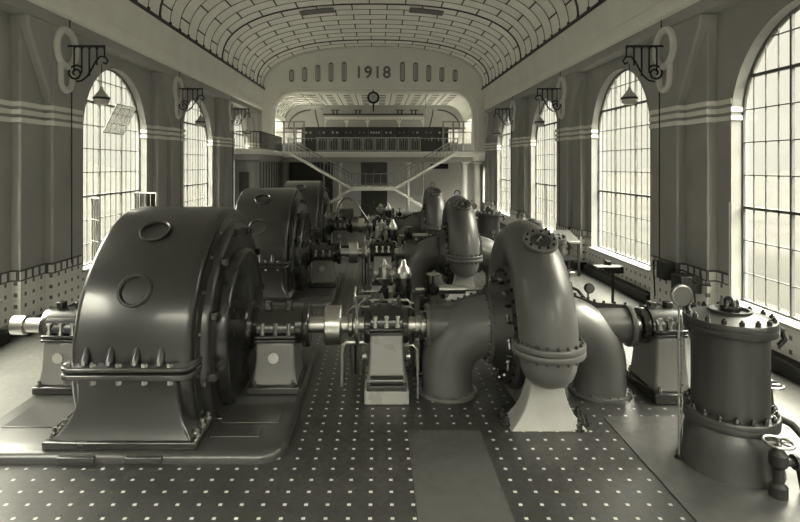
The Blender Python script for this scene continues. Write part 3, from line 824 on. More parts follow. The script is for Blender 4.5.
# split flange at axle height
def rrect(x0, x1, y0, y1, r_, z, n=6):
    pts = []
    for (cx, cy, a0) in ((x1-r_, y1-r_, 0), (x0+r_, y1-r_, 90), (x0+r_, y0+r_, 180), (x1-r_, y0+r_, 270)):
        for k in range(n+1):
            a = math.radians(a0 + 90*k/n); pts.append((cx + r_*cos(a), cy + r_*sin(a), z))
    return pts
m_ = MB()
m_.loft([rrect(-4.03, -2.2, UY-RB-.20, UY-1.5, .16, z) for z in (UZ-.10, UZ-.012)])
m_.loft([rrect(-4.03, -2.2, UY-RB-.20, UY-1.5, .16, z) for z in (UZ+.012, UZ+.08)])
m_.loft([rrect(-4.03, -2.2, UY+1.5, UY+RB+.20, .16, z) for z in (UZ-.10, UZ-.012)])
m_.loft([rrect(-4.03, -2.2, UY+1.5, UY+RB+.20, .16, z) for z in (UZ+.012, UZ+.08)])
build_each(m_, 'split_flange', 'casing', g, bevel=.02)
for x in (-3.72, -3.38, -3.02, -2.68):
    m_ = MB(); f = UY-RB
    rings = []
    for z, w_, y_ in ((UZ+.07, .065, f-.10), (UZ+.16, .06, f-.075), (UZ+.26, .045, f-.02), (UZ+.36, .03, f+.05), (UZ+.42, .01, f+.08)):
        rings.append([(x + w_*cos(2*PI*k/12), y_ + .06 + w_*1.2*sin(2*PI*k/12), z) for k in range(12)])
    m_.loft(rings); m_.build('gusset', 'casing', g)
m_ = MB()
for x in (-3.9, -3.55, -3.2, -2.85, -2.5): m_.lathe([(.03, -.05), (.03, 0), (.045, 0), (.045, .05), (.025, .06)], (x, UY-RB-.14, UZ+.08), seg=6); m_.lathe([(.04, -.06), (.04, 0)], (x, UY-RB-.14, UZ-.10), seg=6)
build_each(m_, 'flange_bolt', 'steel_dark', g)
# flared foot
for sy in (-1, 1):
    rings = []
    for k in range(11):
        f = k/10; z = UZ-.1 - (UZ-.1-.24)*f; fl = (f**3.2)
        x0 = -3.80 - .34*fl; x1 = -2.42 + .22*fl
        y0 = UY + sy*(RB+.12 - .10*f*(1-f)*2 + .06*fl); y1 = UY + sy*(RB - .65)
        rings.append([(x0, y0, z), (x1, y0, z), (x1, y1, z), (x0, y1, z)])
    m_ = MB(); m_.loft(rings); m_.build('foot', 'casing', g, bevel=.03, smooth=50)
    a, b_ = sorted((UY+sy*(RB+.2), UY+sy*(RB-.75)))
    MB().box(-4.22, -2.12, a, b_, .14, .25).build('foot_plate', 'casing_dark', g, bevel=.02)
m_ = MB()
for x in (-4.15, -2.19):
    for yy_ in (UY-RB+.0, UY-RB+.25, UY-RB+.5):
        m_.lathe([(.055, 0), (.055, .05), (.032, .05), (.032, .11)], (x, yy_, .25), seg=6)
build_each(m_, 'foundation_bolt', 'steel_dark', g)

# ---- bedplate
b1 = reg(thing('generator_bedplate', '', 'bedplate', (-2.9, UY, 0)), 'low rounded iron bedplate under the {w} generator', 'generator bedplates')
m_ = MB(); rg = []
for z, i_ in ((0, 0), (.08, 0), (.12, .03), (.14, .08)):
    rg.append(rrect(-5.5+i_, -.95-i_, UY-RB-.28+i_, UY+RB+.28-i_, .38, z))
m_.loft(rg); m_.build('frame', 'bed', b1, smooth=50)
m_ = MB(); m_.box(-2.05, -1.35, 7.72, 8.05, .135, .16); m_.box(-2.0, -1.15, 8.15, 8.75, .135, .155); m_.box(-5.2, -4.4, 8.0, 8.8, .135, .155); build_each(m_, 'cover_plate', 'bed', b1, bevel=.01)
m_ = MB()
for x0 in (-3.95, -3.05): m_.box(x0, x0+.5, UY-RB-.32, UY-RB-.2, .03, .11)
build_each(m_, 'lug', 'bed', b1, bevel=.015)

# ---- bearing pedestals
def pedestal(x0, x1, tmpl, group, mat='pedestal', z0=.14, fr=.45, body_top=.98, oil=True, capr=.26, low_box=False):
    xc = (x0+x1)/2; w_ = (x1-x0)/2
    t = reg(thing('bearing_pedestal', '', 'bearing', (xc, UY, 0)), tmpl, group)
    rings = []
    for k in range(9):
        f = k/8; z = body_top - (body_top-z0-.12)*f; fl = f**2.6
        ww = w_*(.80 + .17*fl); yf = fr*(.86 + .12*fl)
        rings.append([(xc-ww, UY-yf, z), (xc+ww, UY-yf, z), (xc+ww, UY+yf, z), (xc-ww, UY+yf, z)])
    MB().loft(rings).build('body', mat, t, bevel=.035, smooth=50)
    MB().box(xc-w_*1.08, xc+w_*1.08, UY-fr*1.15, UY+fr*1.15, 0.0 if z0 <= .1 else z0, z0+.13).build('base_plate', mat if low_box else 'casing_dark', t, bevel=.02)
    # cap : half round with flat flange
    m_ = MB(); m_.box(xc-w_*.86, xc+w_*.86, UY-fr*.9, UY+fr*.9, body_top, body_top+.05); m_.box(xc-w_*.86, xc+w_*.86, UY-fr*.9, UY+fr*.9, body_top+.065, body_top+.12)
    cp = [(UY - .36*cos(PI*k/14), max(body_top+.1, UZ-.05) + .33*sin(PI*k/14)) for k in range(15)]
    m_.prism(cp, 0, xc-w_*.82, xc+w_*.82); m_.build('bearing_cap', 'casing_dark', t, bevel=.012, smooth=40)
    m_ = MB(); m_.lathe([(.14, -w_*1.12), (.30, -w_*1.12), (.31, -w_*1.0), (.31, -w_*.8), (.31, w_*.8), (.31, w_*1.0), (.30, w_*1.12), (.14, w_*1.12)], (xc, UY, UZ), (1,0,0), 36); m_.build('oil_ring_housing', 'casing_dark', t, smooth=40)
    m_ = MB()
    for q in (-.55, 0, .55):
        for yy_ in (UY-fr*.78, UY+fr*.78):
            m_.lathe([(.04, 0), (.04, .05), (.025, .05), (.025, .15), (.04, .15), (.04, .19)], (xc+q*w_, yy_, body_top+.12), seg=8)
    build_each(m_, 'cap_bolt', 'steel', t)
    m_ = MB()
    for q in (-.8, .8):
        for yy_ in (UY-fr*1.06, UY+fr*1.06): m_.lathe([(.04, 0), (.04, .05), (.025, .05), (.025, .1)], (xc+q*w_, yy_, z0+.13), seg=6)
    build_each(m_, 'foundation_bolt', 'steel_dark', t)
    for q in (-.45, .45): MB().box(xc+q*w_-.06, xc+q*w_+.06, UY-.1, UY+.05, UZ+.27, UZ+.42).build('oil_cup', 'casing_dark', t, bevel=.012)
    if oil:
        sr = MB().lathe([(.09, 0), (.09, .03), (.065, .03)], (xc-w_*.05, UY-fr*.86, body_top-.26), (0,-1,0), 20).build('sight_glass_rim', 'steel', t)
        MB().lathe([(.06, 0), (.06, .025)], (xc-w_*.05, UY-fr*.86, body_top-.26), (0,-1,0), 20).build('sight_glass', 'white', sr)
    return t
pedestal(-1.83, -1.02, 'bearing pedestal with round sight glass on the shaft side of the {w} generator', 'inboard generator bearings')
pedestal(-5.45, -4.72, 'bearing pedestal on the window side of the {w} generator', 'outboard generator bearings')
tb = pedestal(.13, .82, 'tall pale fronted bearing pedestal between the shaft and the {w} turbine', 'turbine side bearings', mat='pedestal_pale', z0=.10, fr=.5, body_top=1.22-.1, oil=False, low_box=True)
MB().cyl((.2, UY-.56, .40), (.75, UY-.56, .40), .085, 20).build('oil_cooler', 'casing_dark', tb)
MB().box(.14, .81, UY-.60, UY-.42, .23, .33).build('oil_tray', 'casing_dark', tb, bevel=.02)
MB().tube([(.80, UY-.35, .92), (.93, UY-.4, .94), (.99, UY-.42, .88), (1.0, UY-.42, .7), (1.0, UY-.42, .05)], .022, 8).build('oil_pipe', 'steel_dark', tb)
for x in (.10, .85): MB().lathe([(.08, -.03), (.08, .03)], (x, UY-.3, .72), (1,0,0), 14).build('drain_cap', 'steel_dark', tb)
rb = pedestal(4.98, 5.62, 'bearing pedestal on the window side of the {w} turbine', 'outboard turbine bearings', z0=.05, fr=.5, body_top=1.08, oil=False)

# ---- shaft
s1 = reg(thing('drive_shaft', '', 'shaft', (-.3, UY, UZ)), 'polished steel drive shaft with coupling on the {w} machine set', 'drive shafts with couplings')
MB().cyl((-1.9, UY, UZ), (1.25, UY, UZ), .14, 36).build('shaft', 'steel', s1)
MB().lathe([(.15, 0), (.32, 0), (.34, .02), (.34, .27), (.32, .29), (.15, .29)], (-.60, UY, UZ), (1,0,0), 44).build('coupling', 'steel', s1)
MB().lathe([(.15, 0), (.36, 0), (.37, .02), (.37, .10), (.35, .12), (.15, .12)], (-.98, UY, UZ), (1,0,0), 40).build('collar', 'casing_dark', s1)
m_ = MB(); m_.lathe([(.15, 0), (.2, .02), (.2, .08), (.15, .1)], (-.2, UY, UZ), (1,0,0), 28); m_.lathe([(.15, 0), (.35, 0), (.36, .03), (.35, .06), (.15, .06)], (-.06, UY, UZ), (1,0,0), 36); build_each(m_, 'oil_thrower', 'steel_dark', s1)
m_ = MB(); m_.lathe([(.14, 0), (.22, 0), (.22, .05), (.17, .05), (.17, .1), (.25, .1), (.25, .15), (.14, .15)], (.98, UY, UZ), (1,0,0), 28); m_.bolts((1.03, UY, UZ), (-1,0,0), .2, 10, .018, .03); m_.build('gland', 'steel_dark', s1)
m_ = MB(); m_.cyl((-6.0, UY, UZ), (-3.9, UY, UZ), .13, 32); m_.lathe([(.1, 0), (.17, 0), (.17, .22), (.1, .22)], (-6.1, UY, UZ), (1,0,0), 28); m_.build('shaft_end', 'steel', s1)

# ---- spiral turbine
TX = 2.90
tu = reg(thing('spiral_turbine', '', 'turbine', (TX, UY, 0)), '{w} grey snail shaped water turbine in the right hand row', 'spiral cased turbines in a row on the right')
RI = .98
pts = []; rs = []
NA = 72
for k in range(NA+1):
    f = k/NA; a = f*2*PI*.965          # from the near limb, up over the top, back and under
    r_ = .44 - .235*max(0, (f-.10)/.9)**1.15
    R_ = RI + r_
    pts.append((TX, UY - R_*cos(a), UZ + .04 + R_*sin(a))); rs.append(r_)
mb = MB(); seg = 40
rings = []
for i, (p, r_) in enumerate(zip(pts, rs)):
    a = i/NA*2*PI*.965; rad = Vector((0, -cos(a), sin(a))); ring = []
    for k in range(seg):
        th = 2*PI*k/seg; rr = r_*(1 + .05*max(0, cos(th))**12)
        ring.append(Vector(p) + rad*rr*cos(th) + Vector((1,0,0))*r_*sin(th))
    rings.append(ring)
mb.loft(rings); mb.build('spiral_casing', 'turbine', tu, smooth=40)
fy = UY - RI - .44
m_ = MB(); m_.lathe([(.40, 0), (.53, 0), (.54, .015), (.54, .07), (.53, .085), (.40, .085)], (TX, fy, UZ+.0), seg=48); m_.lathe([(.40, 0), (.53, 0), (.54, .015), (.54, .07), (.53, .085), (.40, .085)], (TX, fy, UZ+.095), seg=48); inf = m_.build('inlet_flange', 'turbine', tu, smooth=40)
m_ = MB(); m_.bolts((TX, fy, UZ+.18), (0,0,1), .485, 20, .026, .035); m_.bolts((TX, fy, UZ+.0), (0,0,-1), .485, 20, .026, .035); build_each(m_, 'flange_bolt', 'turbine_dark', inf)
MB().lathe([(.43, .0), (.43, -.10), (.41, -.24), (.36, -.37), (.27, -.46), (.14, -.52), (0.01, -.54)], (TX, fy, UZ+.02), seg=40, cap=False).build('inlet_bowl', 'turbine', tu, smooth=60)
rings = []
for k in range(13):
    f = k/12; z = .88 - .88*f; hw = .235 + .05*f + .29*f**3.0; yd = .26 + .10*f**3
    rings.append([(TX-hw, fy+.04-(yd-.26), z), (TX+hw, fy+.04-(yd-.26), z), (TX+hw, fy+.1+yd, z), (TX-hw, fy+.1+yd, z)])
MB().loft(rings).build('foot', 'foot_light', tu, bevel=.012, smooth=50)
m_ = MB()
for x, dy in ((TX-.60, .15), (TX-.60, .42), (TX+.60, .15), (TX+.60, .42), (TX+.46, -.02)): m_.lathe([(.085, 0), (.085, .02), (.055, .02), (.055, .09), (.03, .09), (.03, .15)], (x, fy+dy, .01), seg=8)
build_each(m_, 'foundation_bolt', 'casing_dark', tu)
# manhole
a = math.radians(58.5); ro = RI+.88-.03; mc = Vector((TX+.01, UY - ro*cos(a), UZ + .03 + ro*sin(a))); ax = Vector((0, -cos(a), sin(a)))
mf = MB().lathe([(.20, -.12), (.25, -.10), (.27, -.02), (.28, .0), (.28, .05), (.27, .06), (.17, .06), (.16, .02)], mc, ax, 40).build('manhole_flange', 'turbine', tu, smooth=40)
MB().lathe([(.16, .0), (.16, .035)], mc, ax, 32).build('manhole_cover', 'iron', mf)
m_ = MB(); m_.bolts(mc + ax*.06, ax, .22, 10, .022, .025); build_each(m_, 'manhole_bolt', 'casing_dark', mf)
MB().tube([mc + ax*.03 + Vector((-.04,0,0)), mc + ax*.12, mc + ax*.03 + Vector((.04,0,0))], .018, 8).build('cover_handle', 'steel', mf)
MB().tube([(TX + .09*cos(PI*k/10), UY+.05, UZ+.04+RI+.86 + .13*sin(PI*k/10)) for k in range(11)], .02, 8).build('lifting_eye', 'turbine', tu)
for s in (-1, 1):
    # head cover disc and bolt ring on either face
    hx = TX - s*0 + s*.0
    m_ = MB(); m_.lathe([(.55, .0), (1.02, 0), (1.05, .03), (1.05, .12), (.99, .16), (.80, .18), (.70, .34), (.6, .5)], (TX + s*.18, UY, UZ), (s,0,0), 56); hc = m_.build('head_cover', 'turbine_dark', tu, smooth=40)
    m_ = MB(); m_.bolts((TX+s*.30, UY, UZ), (s,0,0), .96, 28, .034, .06); m_.bolts((TX+s*.36, UY, UZ), (s,0,0), .78, 18, .03, .07, .15); build_each(m_, 'cover_bolt', 'casing_dark', hc)
    # discharge elbow
    pts = [(TX+s*.50, UY, UZ)]; n_ = 16; rs_ = [.57]
    for k in range(n_+1):
        a = PI/2*k/n_; pts.append((TX + s*(.60 + .75*sin(a)), UY, .40 + .77*cos(a))); rs_.append(.57 - .13*(k/n_)**.8)
    pts.append((TX+s*1.35, UY, .05)); rs_.append(.44)
    MB().tube(pts, rs_, 40).build('discharge_elbow', 'turbine', tu, smooth=50)
    m_ = MB(); m_.lathe([(.5, 0), (.63, 0), (.64, .02), (.64, .06), (.5, .06)], (TX+s*.62, UY, UZ), (s,0,0), 48); m_.bolts((TX+s*.68, UY, UZ), (s,0,0), .60, 24, .02, .03); m_.build('elbow_flange', 'turbine', tu)
    m_ = MB(); m_.lathe([(.40, 0), (.52, 0), (.52, .05), (.50, .06), (.43, .06)], (TX+s*1.35, UY, .0), seg=44); m_.bolts((TX+s*1.35, UY, .06), (0,0,1), .475, 20, .018, .025); m_.build('floor_flange', 'turbine', tu)
    # shaft stub of the elbow
    L2 = 1.86 if s > 0 else 1.72
    MB().lathe([(.31, 0), (.31, L2-.95)], (TX+s*.95, UY, UZ), (s,0,0), 36).build('shaft_sleeve', 'turbine', tu)
    m_ = MB(); m_.lathe([(.25, 0), (.36, 0), (.37, .02), (.37, .07), (.25, .07)], (TX+s*(L2-.06), UY, UZ), (s,0,0), 36); m_.bolts((TX+s*L2, UY, UZ), (s,0,0), .33, 12, .02, .03); m_.build('sleeve_flange', 'turbine', tu)
    # horizontal ridge with bolts where the elbow halves meet
    m_ = MB(); ra = [(TX+s*(L2-.05), UY, UZ+.36), (TX+s*1.3, UY, UZ+.40), (TX+s*1.0, UY, UZ+.50), (TX+s*.68, UY, UZ+.61)]
    for p, q in zip(ra[:-1], ra[1:]): m_.add([(p[0], UY-.03, p[2]-.12), (q[0], UY-.03, q[2]-.12), (q[0], UY+.03, q[2]-.12), (p[0], UY+.03, p[2]-.12), (p[0], UY-.03, p[2]), (q[0], UY-.03, q[2]), (q[0], UY+.03, q[2]), (p[0], UY+.03, p[2])], [(0,3,2,1),(4,5,6,7),(0,1,5,4),(1,2,6,5),(2,3,7,6),(3,0,4,7)])
    for k in range(9):
        f = k/8*3; i_ = min(2, int(f)); f -= i_; p, q = ra[i_], ra[i_+1]; m_.lathe([(.025, -.01), (.025, .04)], (p[0]+(q[0]-p[0])*f, UY, p[2]+(q[2]-p[2])*f), seg=6)
    m_.build('split_rib', 'turbine_dark', tu)
# runner shaft to the outboard bearing
m_ = MB(); m_.cyl((4.8, UY, UZ), (4.97, UY, UZ), .13, 24); m_.lathe([(.12, 0), (.2, 0), (.2, .06), (.12, .06)], (4.86, UY, UZ), (1,0,0), 24); m_.build('shaft_end', 'steel_dark', tu)
# guide vane linkage on the near side of the head cover
m_ = MB()
for k in range(14):
    a = 2*PI*k/14; c_ = Vector((TX-.46, UY + .87*cos(a), UZ + .87*sin(a))); d_ = Vector((0, cos(a+1.2), sin(a+1.2)))*.13
    m_ = MB(); m_.cyl(c_ + Vector((-.0,0,0)), c_ + d_, .02, 6); m_.sphere(c_, .04, 8)
    m_.build('vane_link', 'steel_dark', tu)
# small round gauge on the far elbow
gg = reg(thing('pressure_gauge', '', 'gauge', (4.05, UY, 1.6)), 'small round gauge standing on the right elbow of the {w} turbine', 'small gauges on the turbine elbows')
MB().lathe([(.085, 0), (.09, .02), (.09, .05), (.08, .06)], (4.05, UY-.02, UZ+.66), (0,-1,0), 24).build('case', 'iron', gg)
MB().lathe([(.072, 0), (.072, .012)], (4.05, UY-.075, UZ+.66), (0,-1,0), 24).build('dial', 'dial', gg)
MB().cyl((4.05, UY, UZ+.36), (4.05, UY, UZ+.60), .018, 8).build('stem', 'steel_dark', gg)

# ---- governor behind the bearing
gv = reg(thing('governor', '', 'governor', (.5, UY+1.15, 0)), 'upright oil pressure governor behind the {w} turbine bearing', 'turbine governors')
gy = UY+1.2
MB().lathe([(.24, 0), (.24, .04), (.20, .08), (.17, .5), (.17, 1.1), (.24, 1.16), (.24, 1.22)], (.46, gy, 0), seg=28).build('column', 'casing_dark', gv, smooth=40)
MB().box(.18, 1.1, gy-.32, gy+.32, 0, .10).build('base_plate', 'casing_dark', gv, bevel=.02)
MB().box(.20, 1.05, gy-.2, gy+.2, 1.0, 1.28).build('gear_box', 'casing_dark', gv, bevel=.03)
MB().lathe([(.085, 1.22), (.085, 1.55), (.05, 1.56), (.05, 1.66)], (.46, gy, 0), seg=20).build('dashpot', 'iron', gv)
MB().lathe([(.05, 1.62), (.09, 1.66), (.14, 1.72), (.15, 1.76), (.11, 1.77), (.11, 1.94), (.13, 1.95), (.13, 1.98), (.04, 2.05), (.02, 2.12)], (.46, gy, 0), seg=24).build('flyball_head', 'brass', gv, smooth=40)
m_ = MB(); m_.sphere((.30, gy, 1.83), .06, 12, (1,1,1.4)); m_.sphere((.62, gy, 1.83), .06, 12, (1,1,1.4)); m_.cyl((.30, gy, 1.74), (.62, gy, 1.74), .018, 8); m_.build('flyweight', 'brass', gv)
MB().lathe([(.15, 1.22), (.165, 1.26), (.165, 1.74), (.15, 1.80)], (.84, gy-.05, 0), seg=28).build('air_vessel', 'casing_dark', gv, smooth=40)
MB().lathe([(.16, 1.78), (.165, 1.83), (.12, 1.95), (.06, 2.02), (.05, 2.09), (.03, 2.13)], (.84, gy-.05, 0), seg=28).build('vessel_dome', 'steel', gv, smooth=60)
m_ = MB(); m_.tube([(.20, gy-.1, 1.40), (-.12, gy-.1, 1.40)], .03, 10); m_.tube([(-.12 + .0, gy-.1 + .24*cos(2*PI*k/24), 1.35+.24*sin(2*PI*k/24)) for k in range(24)], .02, 8, closed=True)
for k in range(4): a = PI/4*k; m_.cyl((-.12, gy-.1-.23*cos(a), 1.35-.23*sin(a)), (-.12, gy-.1+.23*cos(a), 1.35+.23*sin(a)), .012, 6)
m_.build('handwheel', 'steel', gv)
m_ = MB(); m_.tube([(-.02, gy-.35, .85), (.02, gy-.33, 1.2), (.08, gy-.3, 1.45)], .028, 8); m_.sphere((.09, gy-.3, 1.48), .045, 10); m_.build('hand_lever', 'steel', gv)
m_ = MB(); m_.cyl((.0, gy, 1.48), (1.05, gy, 1.48), .028, 8); m_.sphere((.0, gy, 1.48), .05, 10); m_.cyl((.18, gy, 1.3), (.18, gy, 1.6), .02, 8); m_.cyl((.65, gy-.1, 1.3), (.65, gy-.1, 1.58), .035, 8); m_.sphere((.65, gy-.1, 1.6), .05, 10); m_.build('linkage_rod', 'steel_dark', gv)
# servomotor cylinder feeding the guide ring
sv = reg(thing('servomotor', '', 'servomotor', (1.6, UY+.75, 0)), 'horizontal servomotor cylinder with pale rod beside the {w} turbine', 'turbine servomotors')
sy_ = UY+.78
m_ = MB(); m_.box(1.12, 1.32, sy_-.1, sy_+.1, 0, 1.5); m_.box(1.05, 1.4, sy_-.16, sy_+.16, 0, .08); m_.build('stand', 'casing_dark', sv, bevel=.02)
MB().cyl((1.5, sy_, 1.62), (2.0, sy_, 1.62), .085, 24).build('cylinder', 'steel', sv)
MB().cyl((1.05, sy_, 1.62), (2.35, sy_, 1.62), .035, 12).build('rod', 'steel', sv)
m_ = MB(); m_.sphere((1.38, sy_, 1.62), .12, 14); m_.lathe([(.16, 0), (.16, .04)], (1.22, sy_, 1.62), (1,0,0), 20); m_.cyl((1.38, sy_, 1.62), (1.38, sy_, 1.92), .02, 8); m_.build('valve', 'iron', sv)
m_ = MB(); m_.lathe([(.1, 0), (.13, .0), (.13, .02), (.1, .02)], (1.38, sy_, 1.9), seg=20, cap=True); m_.build('handwheel', 'steel_dark', sv)
# oil pipework between bearing and governor
op = reg(thing('oil_pipework', '', 'pipes', (.5, UY+.75, 0)), 'cluster of oil pipes with small valve wheels behind the {w} turbine bearing', 'oil pipework behind the bearings')
oy = UY+.72
for k, (xa, xb, z) in enumerate(((-.2, 1.0, 1.30), (.0, .95, 1.42), (-.1, .6, 1.18))):
    MB().tube([(xa, oy+.04*k, 0), (xa, oy+.04*k, z-.06), (xa+.06, oy+.04*k, z), (xb-.06, oy+.04*k, z), (xb, oy+.04*k, z-.06), (xb, oy+.04*k, 0)], .026, 10).build('pipe', ('steel_dark', 'brass', 'iron')[k], op)
for x, z in ((.12, 1.5), (.40, 1.53), (.72, 1.5)):
    MB().lathe([(.03, -.12), (.045, -.1), (.045, -.02), (.02, 0), (.02, .06)], (x, oy-.02, z), seg=12).build('valve', 'brass', op)
    m_ = MB(); m_.tube([(x + .065*cos(2*PI*k/18), oy-.02 + .065*sin(2*PI*k/18), z+.06) for k in range(18)], .011, 6, closed=True); m_.cyl((x-.06, oy-.02, z+.06), (x+.06, oy-.02, z+.06), .008, 6); m_.build('handwheel', 'iron', op)
for x in (.26, .58):
    MB().lathe([(.055, 0), (.06, .01), (.06, .04), (.05, .045)], (x, oy-.06, 1.42), (0,-1,0), 18).build('small_dial', 'white', op)
# vertical penstock valve (tank)
VX, VY = 5.05, 7.32
tk = reg(thing('penstock_valve', '', 'valve', (VX, VY, 0)), '{w} upright cylindrical valve housing with bolted lid in the right aisle', 'upright valve housings')
MB().lathe([(.62, 0), (.60, .10), (.58, .25), (.55, .42), (.50, .54), (.46, .62)], (VX, VY, 0), seg=56).build('base_cone', 'turbine_dark', tk, smooth=40)
MB().lathe([(.455, .70), (.455, 1.84)], (VX, VY, 0), seg=56).build('body', 'turbine_dark', tk, smooth=40)
lfl = MB().lathe([(.46, .60), (.56, .60), (.565, .62), (.565, .66), (.56, .675), (.57, .68), (.57, .73), (.56, .745), (.46, .745)], (VX, VY, 0), seg=56).build('lower_flange', 'turbine_dark', tk, smooth=40)
lid = MB().lathe([(.45, 1.80), (.54, 1.80), (.55, 1.82), (.55, 1.885), (.54, 1.895), (.55, 1.90), (.55, 1.955), (.54, 1.97), (.50, 1.975), (.30, 2.03), (.26, 2.04), (.26, 2.07), (.23, 2.07), (.2, 2.03), (.13, 2.03)], (VX, VY, 0), seg=56).build('lid', 'turbine_dark', tk, smooth=40)
bolt_me = None
for ring_r, z, n_ in ((.49, 1.965, 16), (.515, .745, 18)):
    for k in range(n_):
        a = 2*PI*k/n_+.1
        m_ = MB().lathe([(.035, -.0), (.035, .045), (.032, .055), (.018, .055), (.018, .08)], (VX+ring_r*cos(a), VY+ring_r*sin(a), z), seg=6)
        m_.build('bolt', 'casing_dark', lid if z > 1 else lfl)
MB().lathe([(.12, 2.03), (.13, 2.06), (.12, 2.12), (.07, 2.14), (.07, 2.20), (.03, 2.24)], (VX, VY, 0), seg=24).build('gland', 'casing_dark', tk)
m_ = MB(); m_.bolts((VX, VY, 2.12), (0,0,1), .1, 8, .018, .05); build_each(m_, 'gland_bolt', 'steel_dark', tk)
MB().cyl((VX, VY, 2.15), (VX, VY, 3.5), .012, 8).build('indicator_rod', 'steel', tk)
m_ = MB(); m_.cyl((VX+.5, VY-.1, 1.87), (VX+.62, VY-.12, 1.8), .05, 10); m_.tube([(VX+.6, VY-.12, 1.82), (VX+.64, VY-.14, 1.7), (VX+.56, VY-.14, 1.62)], .035, 10); m_.build('vent_cock', 'iron', tk)
# bypass valves on the right of the housing
bv_ = reg(thing('bypass_valve', '', 'valve', (VX+.75, VY, 0)), 'bypass valve with two handwheels beside the {w} upright housing', 'bypass valves')
for (x, y, z) in ((VX+.72, VY+.25, .95), (VX+.10, VY-.76, .66)):
    m_ = MB(); m_.tube([(x + .155*cos(2*PI*k/28), y + .155*sin(2*PI*k/28), z) for k in range(28)], .018, 8, closed=True)
    for k in range(3): a = PI*k/3; m_.cyl((x-.15*cos(a), y-.15*sin(a), z), (x+.15*cos(a), y+.15*sin(a), z), .012, 6)
    m_.cyl((x, y, z-.05), (x, y, z+.07), .035, 10)
    m_.build('handwheel', 'steel_dark', bv_)
m_ = MB(); m_.lathe([(.1, -.1), (.1, .04), (.05, .06), (.05, .3), (.09, .34), (.11, .45), (.09, .55), (.05, .6), (.03, .85)], (VX+.72, VY+.25, .1), seg=18)
mz = MB(); mz.lathe([(.1, -.1), (.1, .04), (.06, .08), (.06, .25), (.1, .3), (.1, .42), (.04, .5), (.03, .55)], (VX+.10, VY-.76, .1), seg=18)
m_.tube([(VX+.72, VY+.25, .55), (VX+.95, VY+.15, .45), (VX+1.1, VY-.1, .2), (VX+1.15, VY-.2, 0)], .05, 12)
mz.tube([(VX+.10, VY-.76, .42), (VX+.38, VY-.72, .4), (VX+.48, VY-.70, .0)], .055, 12); mz.lathe([(.09, 0), (.09, .04)], (VX+.30, VY-.735, .41), (1,0,0), 16)
mz.build('body', 'iron', bv_)
m_.build('body', 'iron', bv_)
# pole gauge
pg = reg(thing('pole_gauge', '', 'gauge', (4.43, 7.42, 0)), 'round pressure gauge on a tall thin pole left of the {w} upright housing', 'pole mounted pressure gauges')
pc = MB().lathe([(.135, 0), (.145, .01), (.145, .06), (.13, .07)], (4.43, 7.40, 2.24), (0,-1,0), 32).build('case', 'steel_dark', pg)
MB().lathe([(.125, 0), (.125, .01)], (4.43, 7.335, 2.24), (0,-1,0), 32).build('dial', 'dial', pc)
m_ = MB(); m_.cyl((4.43, 7.42, 0), (4.43, 7.42, 2.08), .018, 8); m_.cyl((4.49, 7.45, 0), (4.49, 7.45, 2.0), .011, 8); m_.cyl((4.43, 7.42, 1.0), (4.51, 7.46, 1.0), .015, 8); m_.build('pole', 'steel_dark', pg)
MB().lathe([(.06, 0), (.06, .03), (.03, .05)], (4.43, 7.42, 0), seg=16).build('foot', 'iron', pg)

for root, tmpl in list(units):
    for k, w in ((1, 'middle'), (2, 'farthest')):
        dup(root, (0, P*k - .02*k, 0), tmpl.format(w=w))

# ---- floor covers
tag(MB().box(.78, 1.86, 2.0, 8.2, .0, .012).build('floor_cover', 'plate'), 'plain rectangular floor cover in front of the nearest turbine bearing', 'floor plate')
tag(MB().box(3.90, 8.0, 2.0, 8.65, .0, .014).build('floor_cover', 'plate'), 'plain worn floor slab around the nearest upright valve housing', 'floor plate')
# low pipe by the coupling
t = thing('drain_pipe', 'short pale pipe with elbow low beside the front coupling', 'pipe', (-.1, UY-.1, 0))
m_ = MB(); m_.cyl((-.25, UY+.2, .80), (.12, UY+.2, .80), .05, 14); m_.tube([(-.22, UY+.2, .8), (-.3, UY+.2, .74), (-.32, UY+.2, .6), (-.32, UY+.2, 0)], .03, 10); m_.build('pipe', 'steel', t)

# ---- right aisle furniture
t = thing('display_table', 'iron framed cabinet with sloping glazed top by the right wall', 'cabinet', (6.9, 19.5, 0))
x0, x1, y0, y1 = 6.55, 7.55, 19.6, 20.6
m_ = MB()
for x in (x0, x1):
    for y in (y0, y1): m_.box(x-.04, x+.04, y-.04, y+.04, 0, 1.2)
m_.build('legs', 'iron', t)
for n_ in [o for o in COL.objects if o.name.startswith('legs')]: bpy.data.objects.remove(n_)
for x in (x0, x1):
    for y in (y0, y1): MB().box(x-.04, x+.04, y-.04, y+.04, 0, 1.2).build('leg', 'iron', t)
MB().prism([(y0-.05, 1.15), (y0-.05, 1.25), (y1+.05, 1.55), (y1+.05, 1.15)], 0, x0-.05, x1+.05).build('case', 'glassdark', t, bevel=.02)
MB().box(x0, x1, y0, y1, .55, .6).build('shelf', 'iron', t)
t = thing('hand_pump', 'black hand pump on a pedestal beside the cabinet near the right wall', 'pump', (6.0, 19.6, 0))
m_ = MB(); m_.lathe([(.22, 0), (.22, .05), (.1, .1), (.08, 1.2), (.2, 1.25), (.2, 1.4)], (6.0, 19.8, 0), seg=20); m_.build('pedestal', 'casing_dark', t)
m_ = MB(); m_.tube([(5.62, 19.8, 1.75), (5.75, 19.8, 1.86), (5.95, 19.8, 1.92), (6.15, 19.8, 1.85), (6.22, 19.8, 1.6), (6.15, 19.8, 1.35)], [.05, .12, .16, .16, .13, .1], 14); m_.build('body', 'iron', t, smooth=50)
MB().tube([(6.1+.2*cos(2*PI*k/20), 19.6, 1.6+.2*sin(2*PI*k/20)) for k in range(20)], .025, 8, closed=True).build('wheel', 'iron', t)
t = thing('bench_vice', 'black bench vice on a single post in front of the right window', 'vice', (7.0, 15.6, 0))
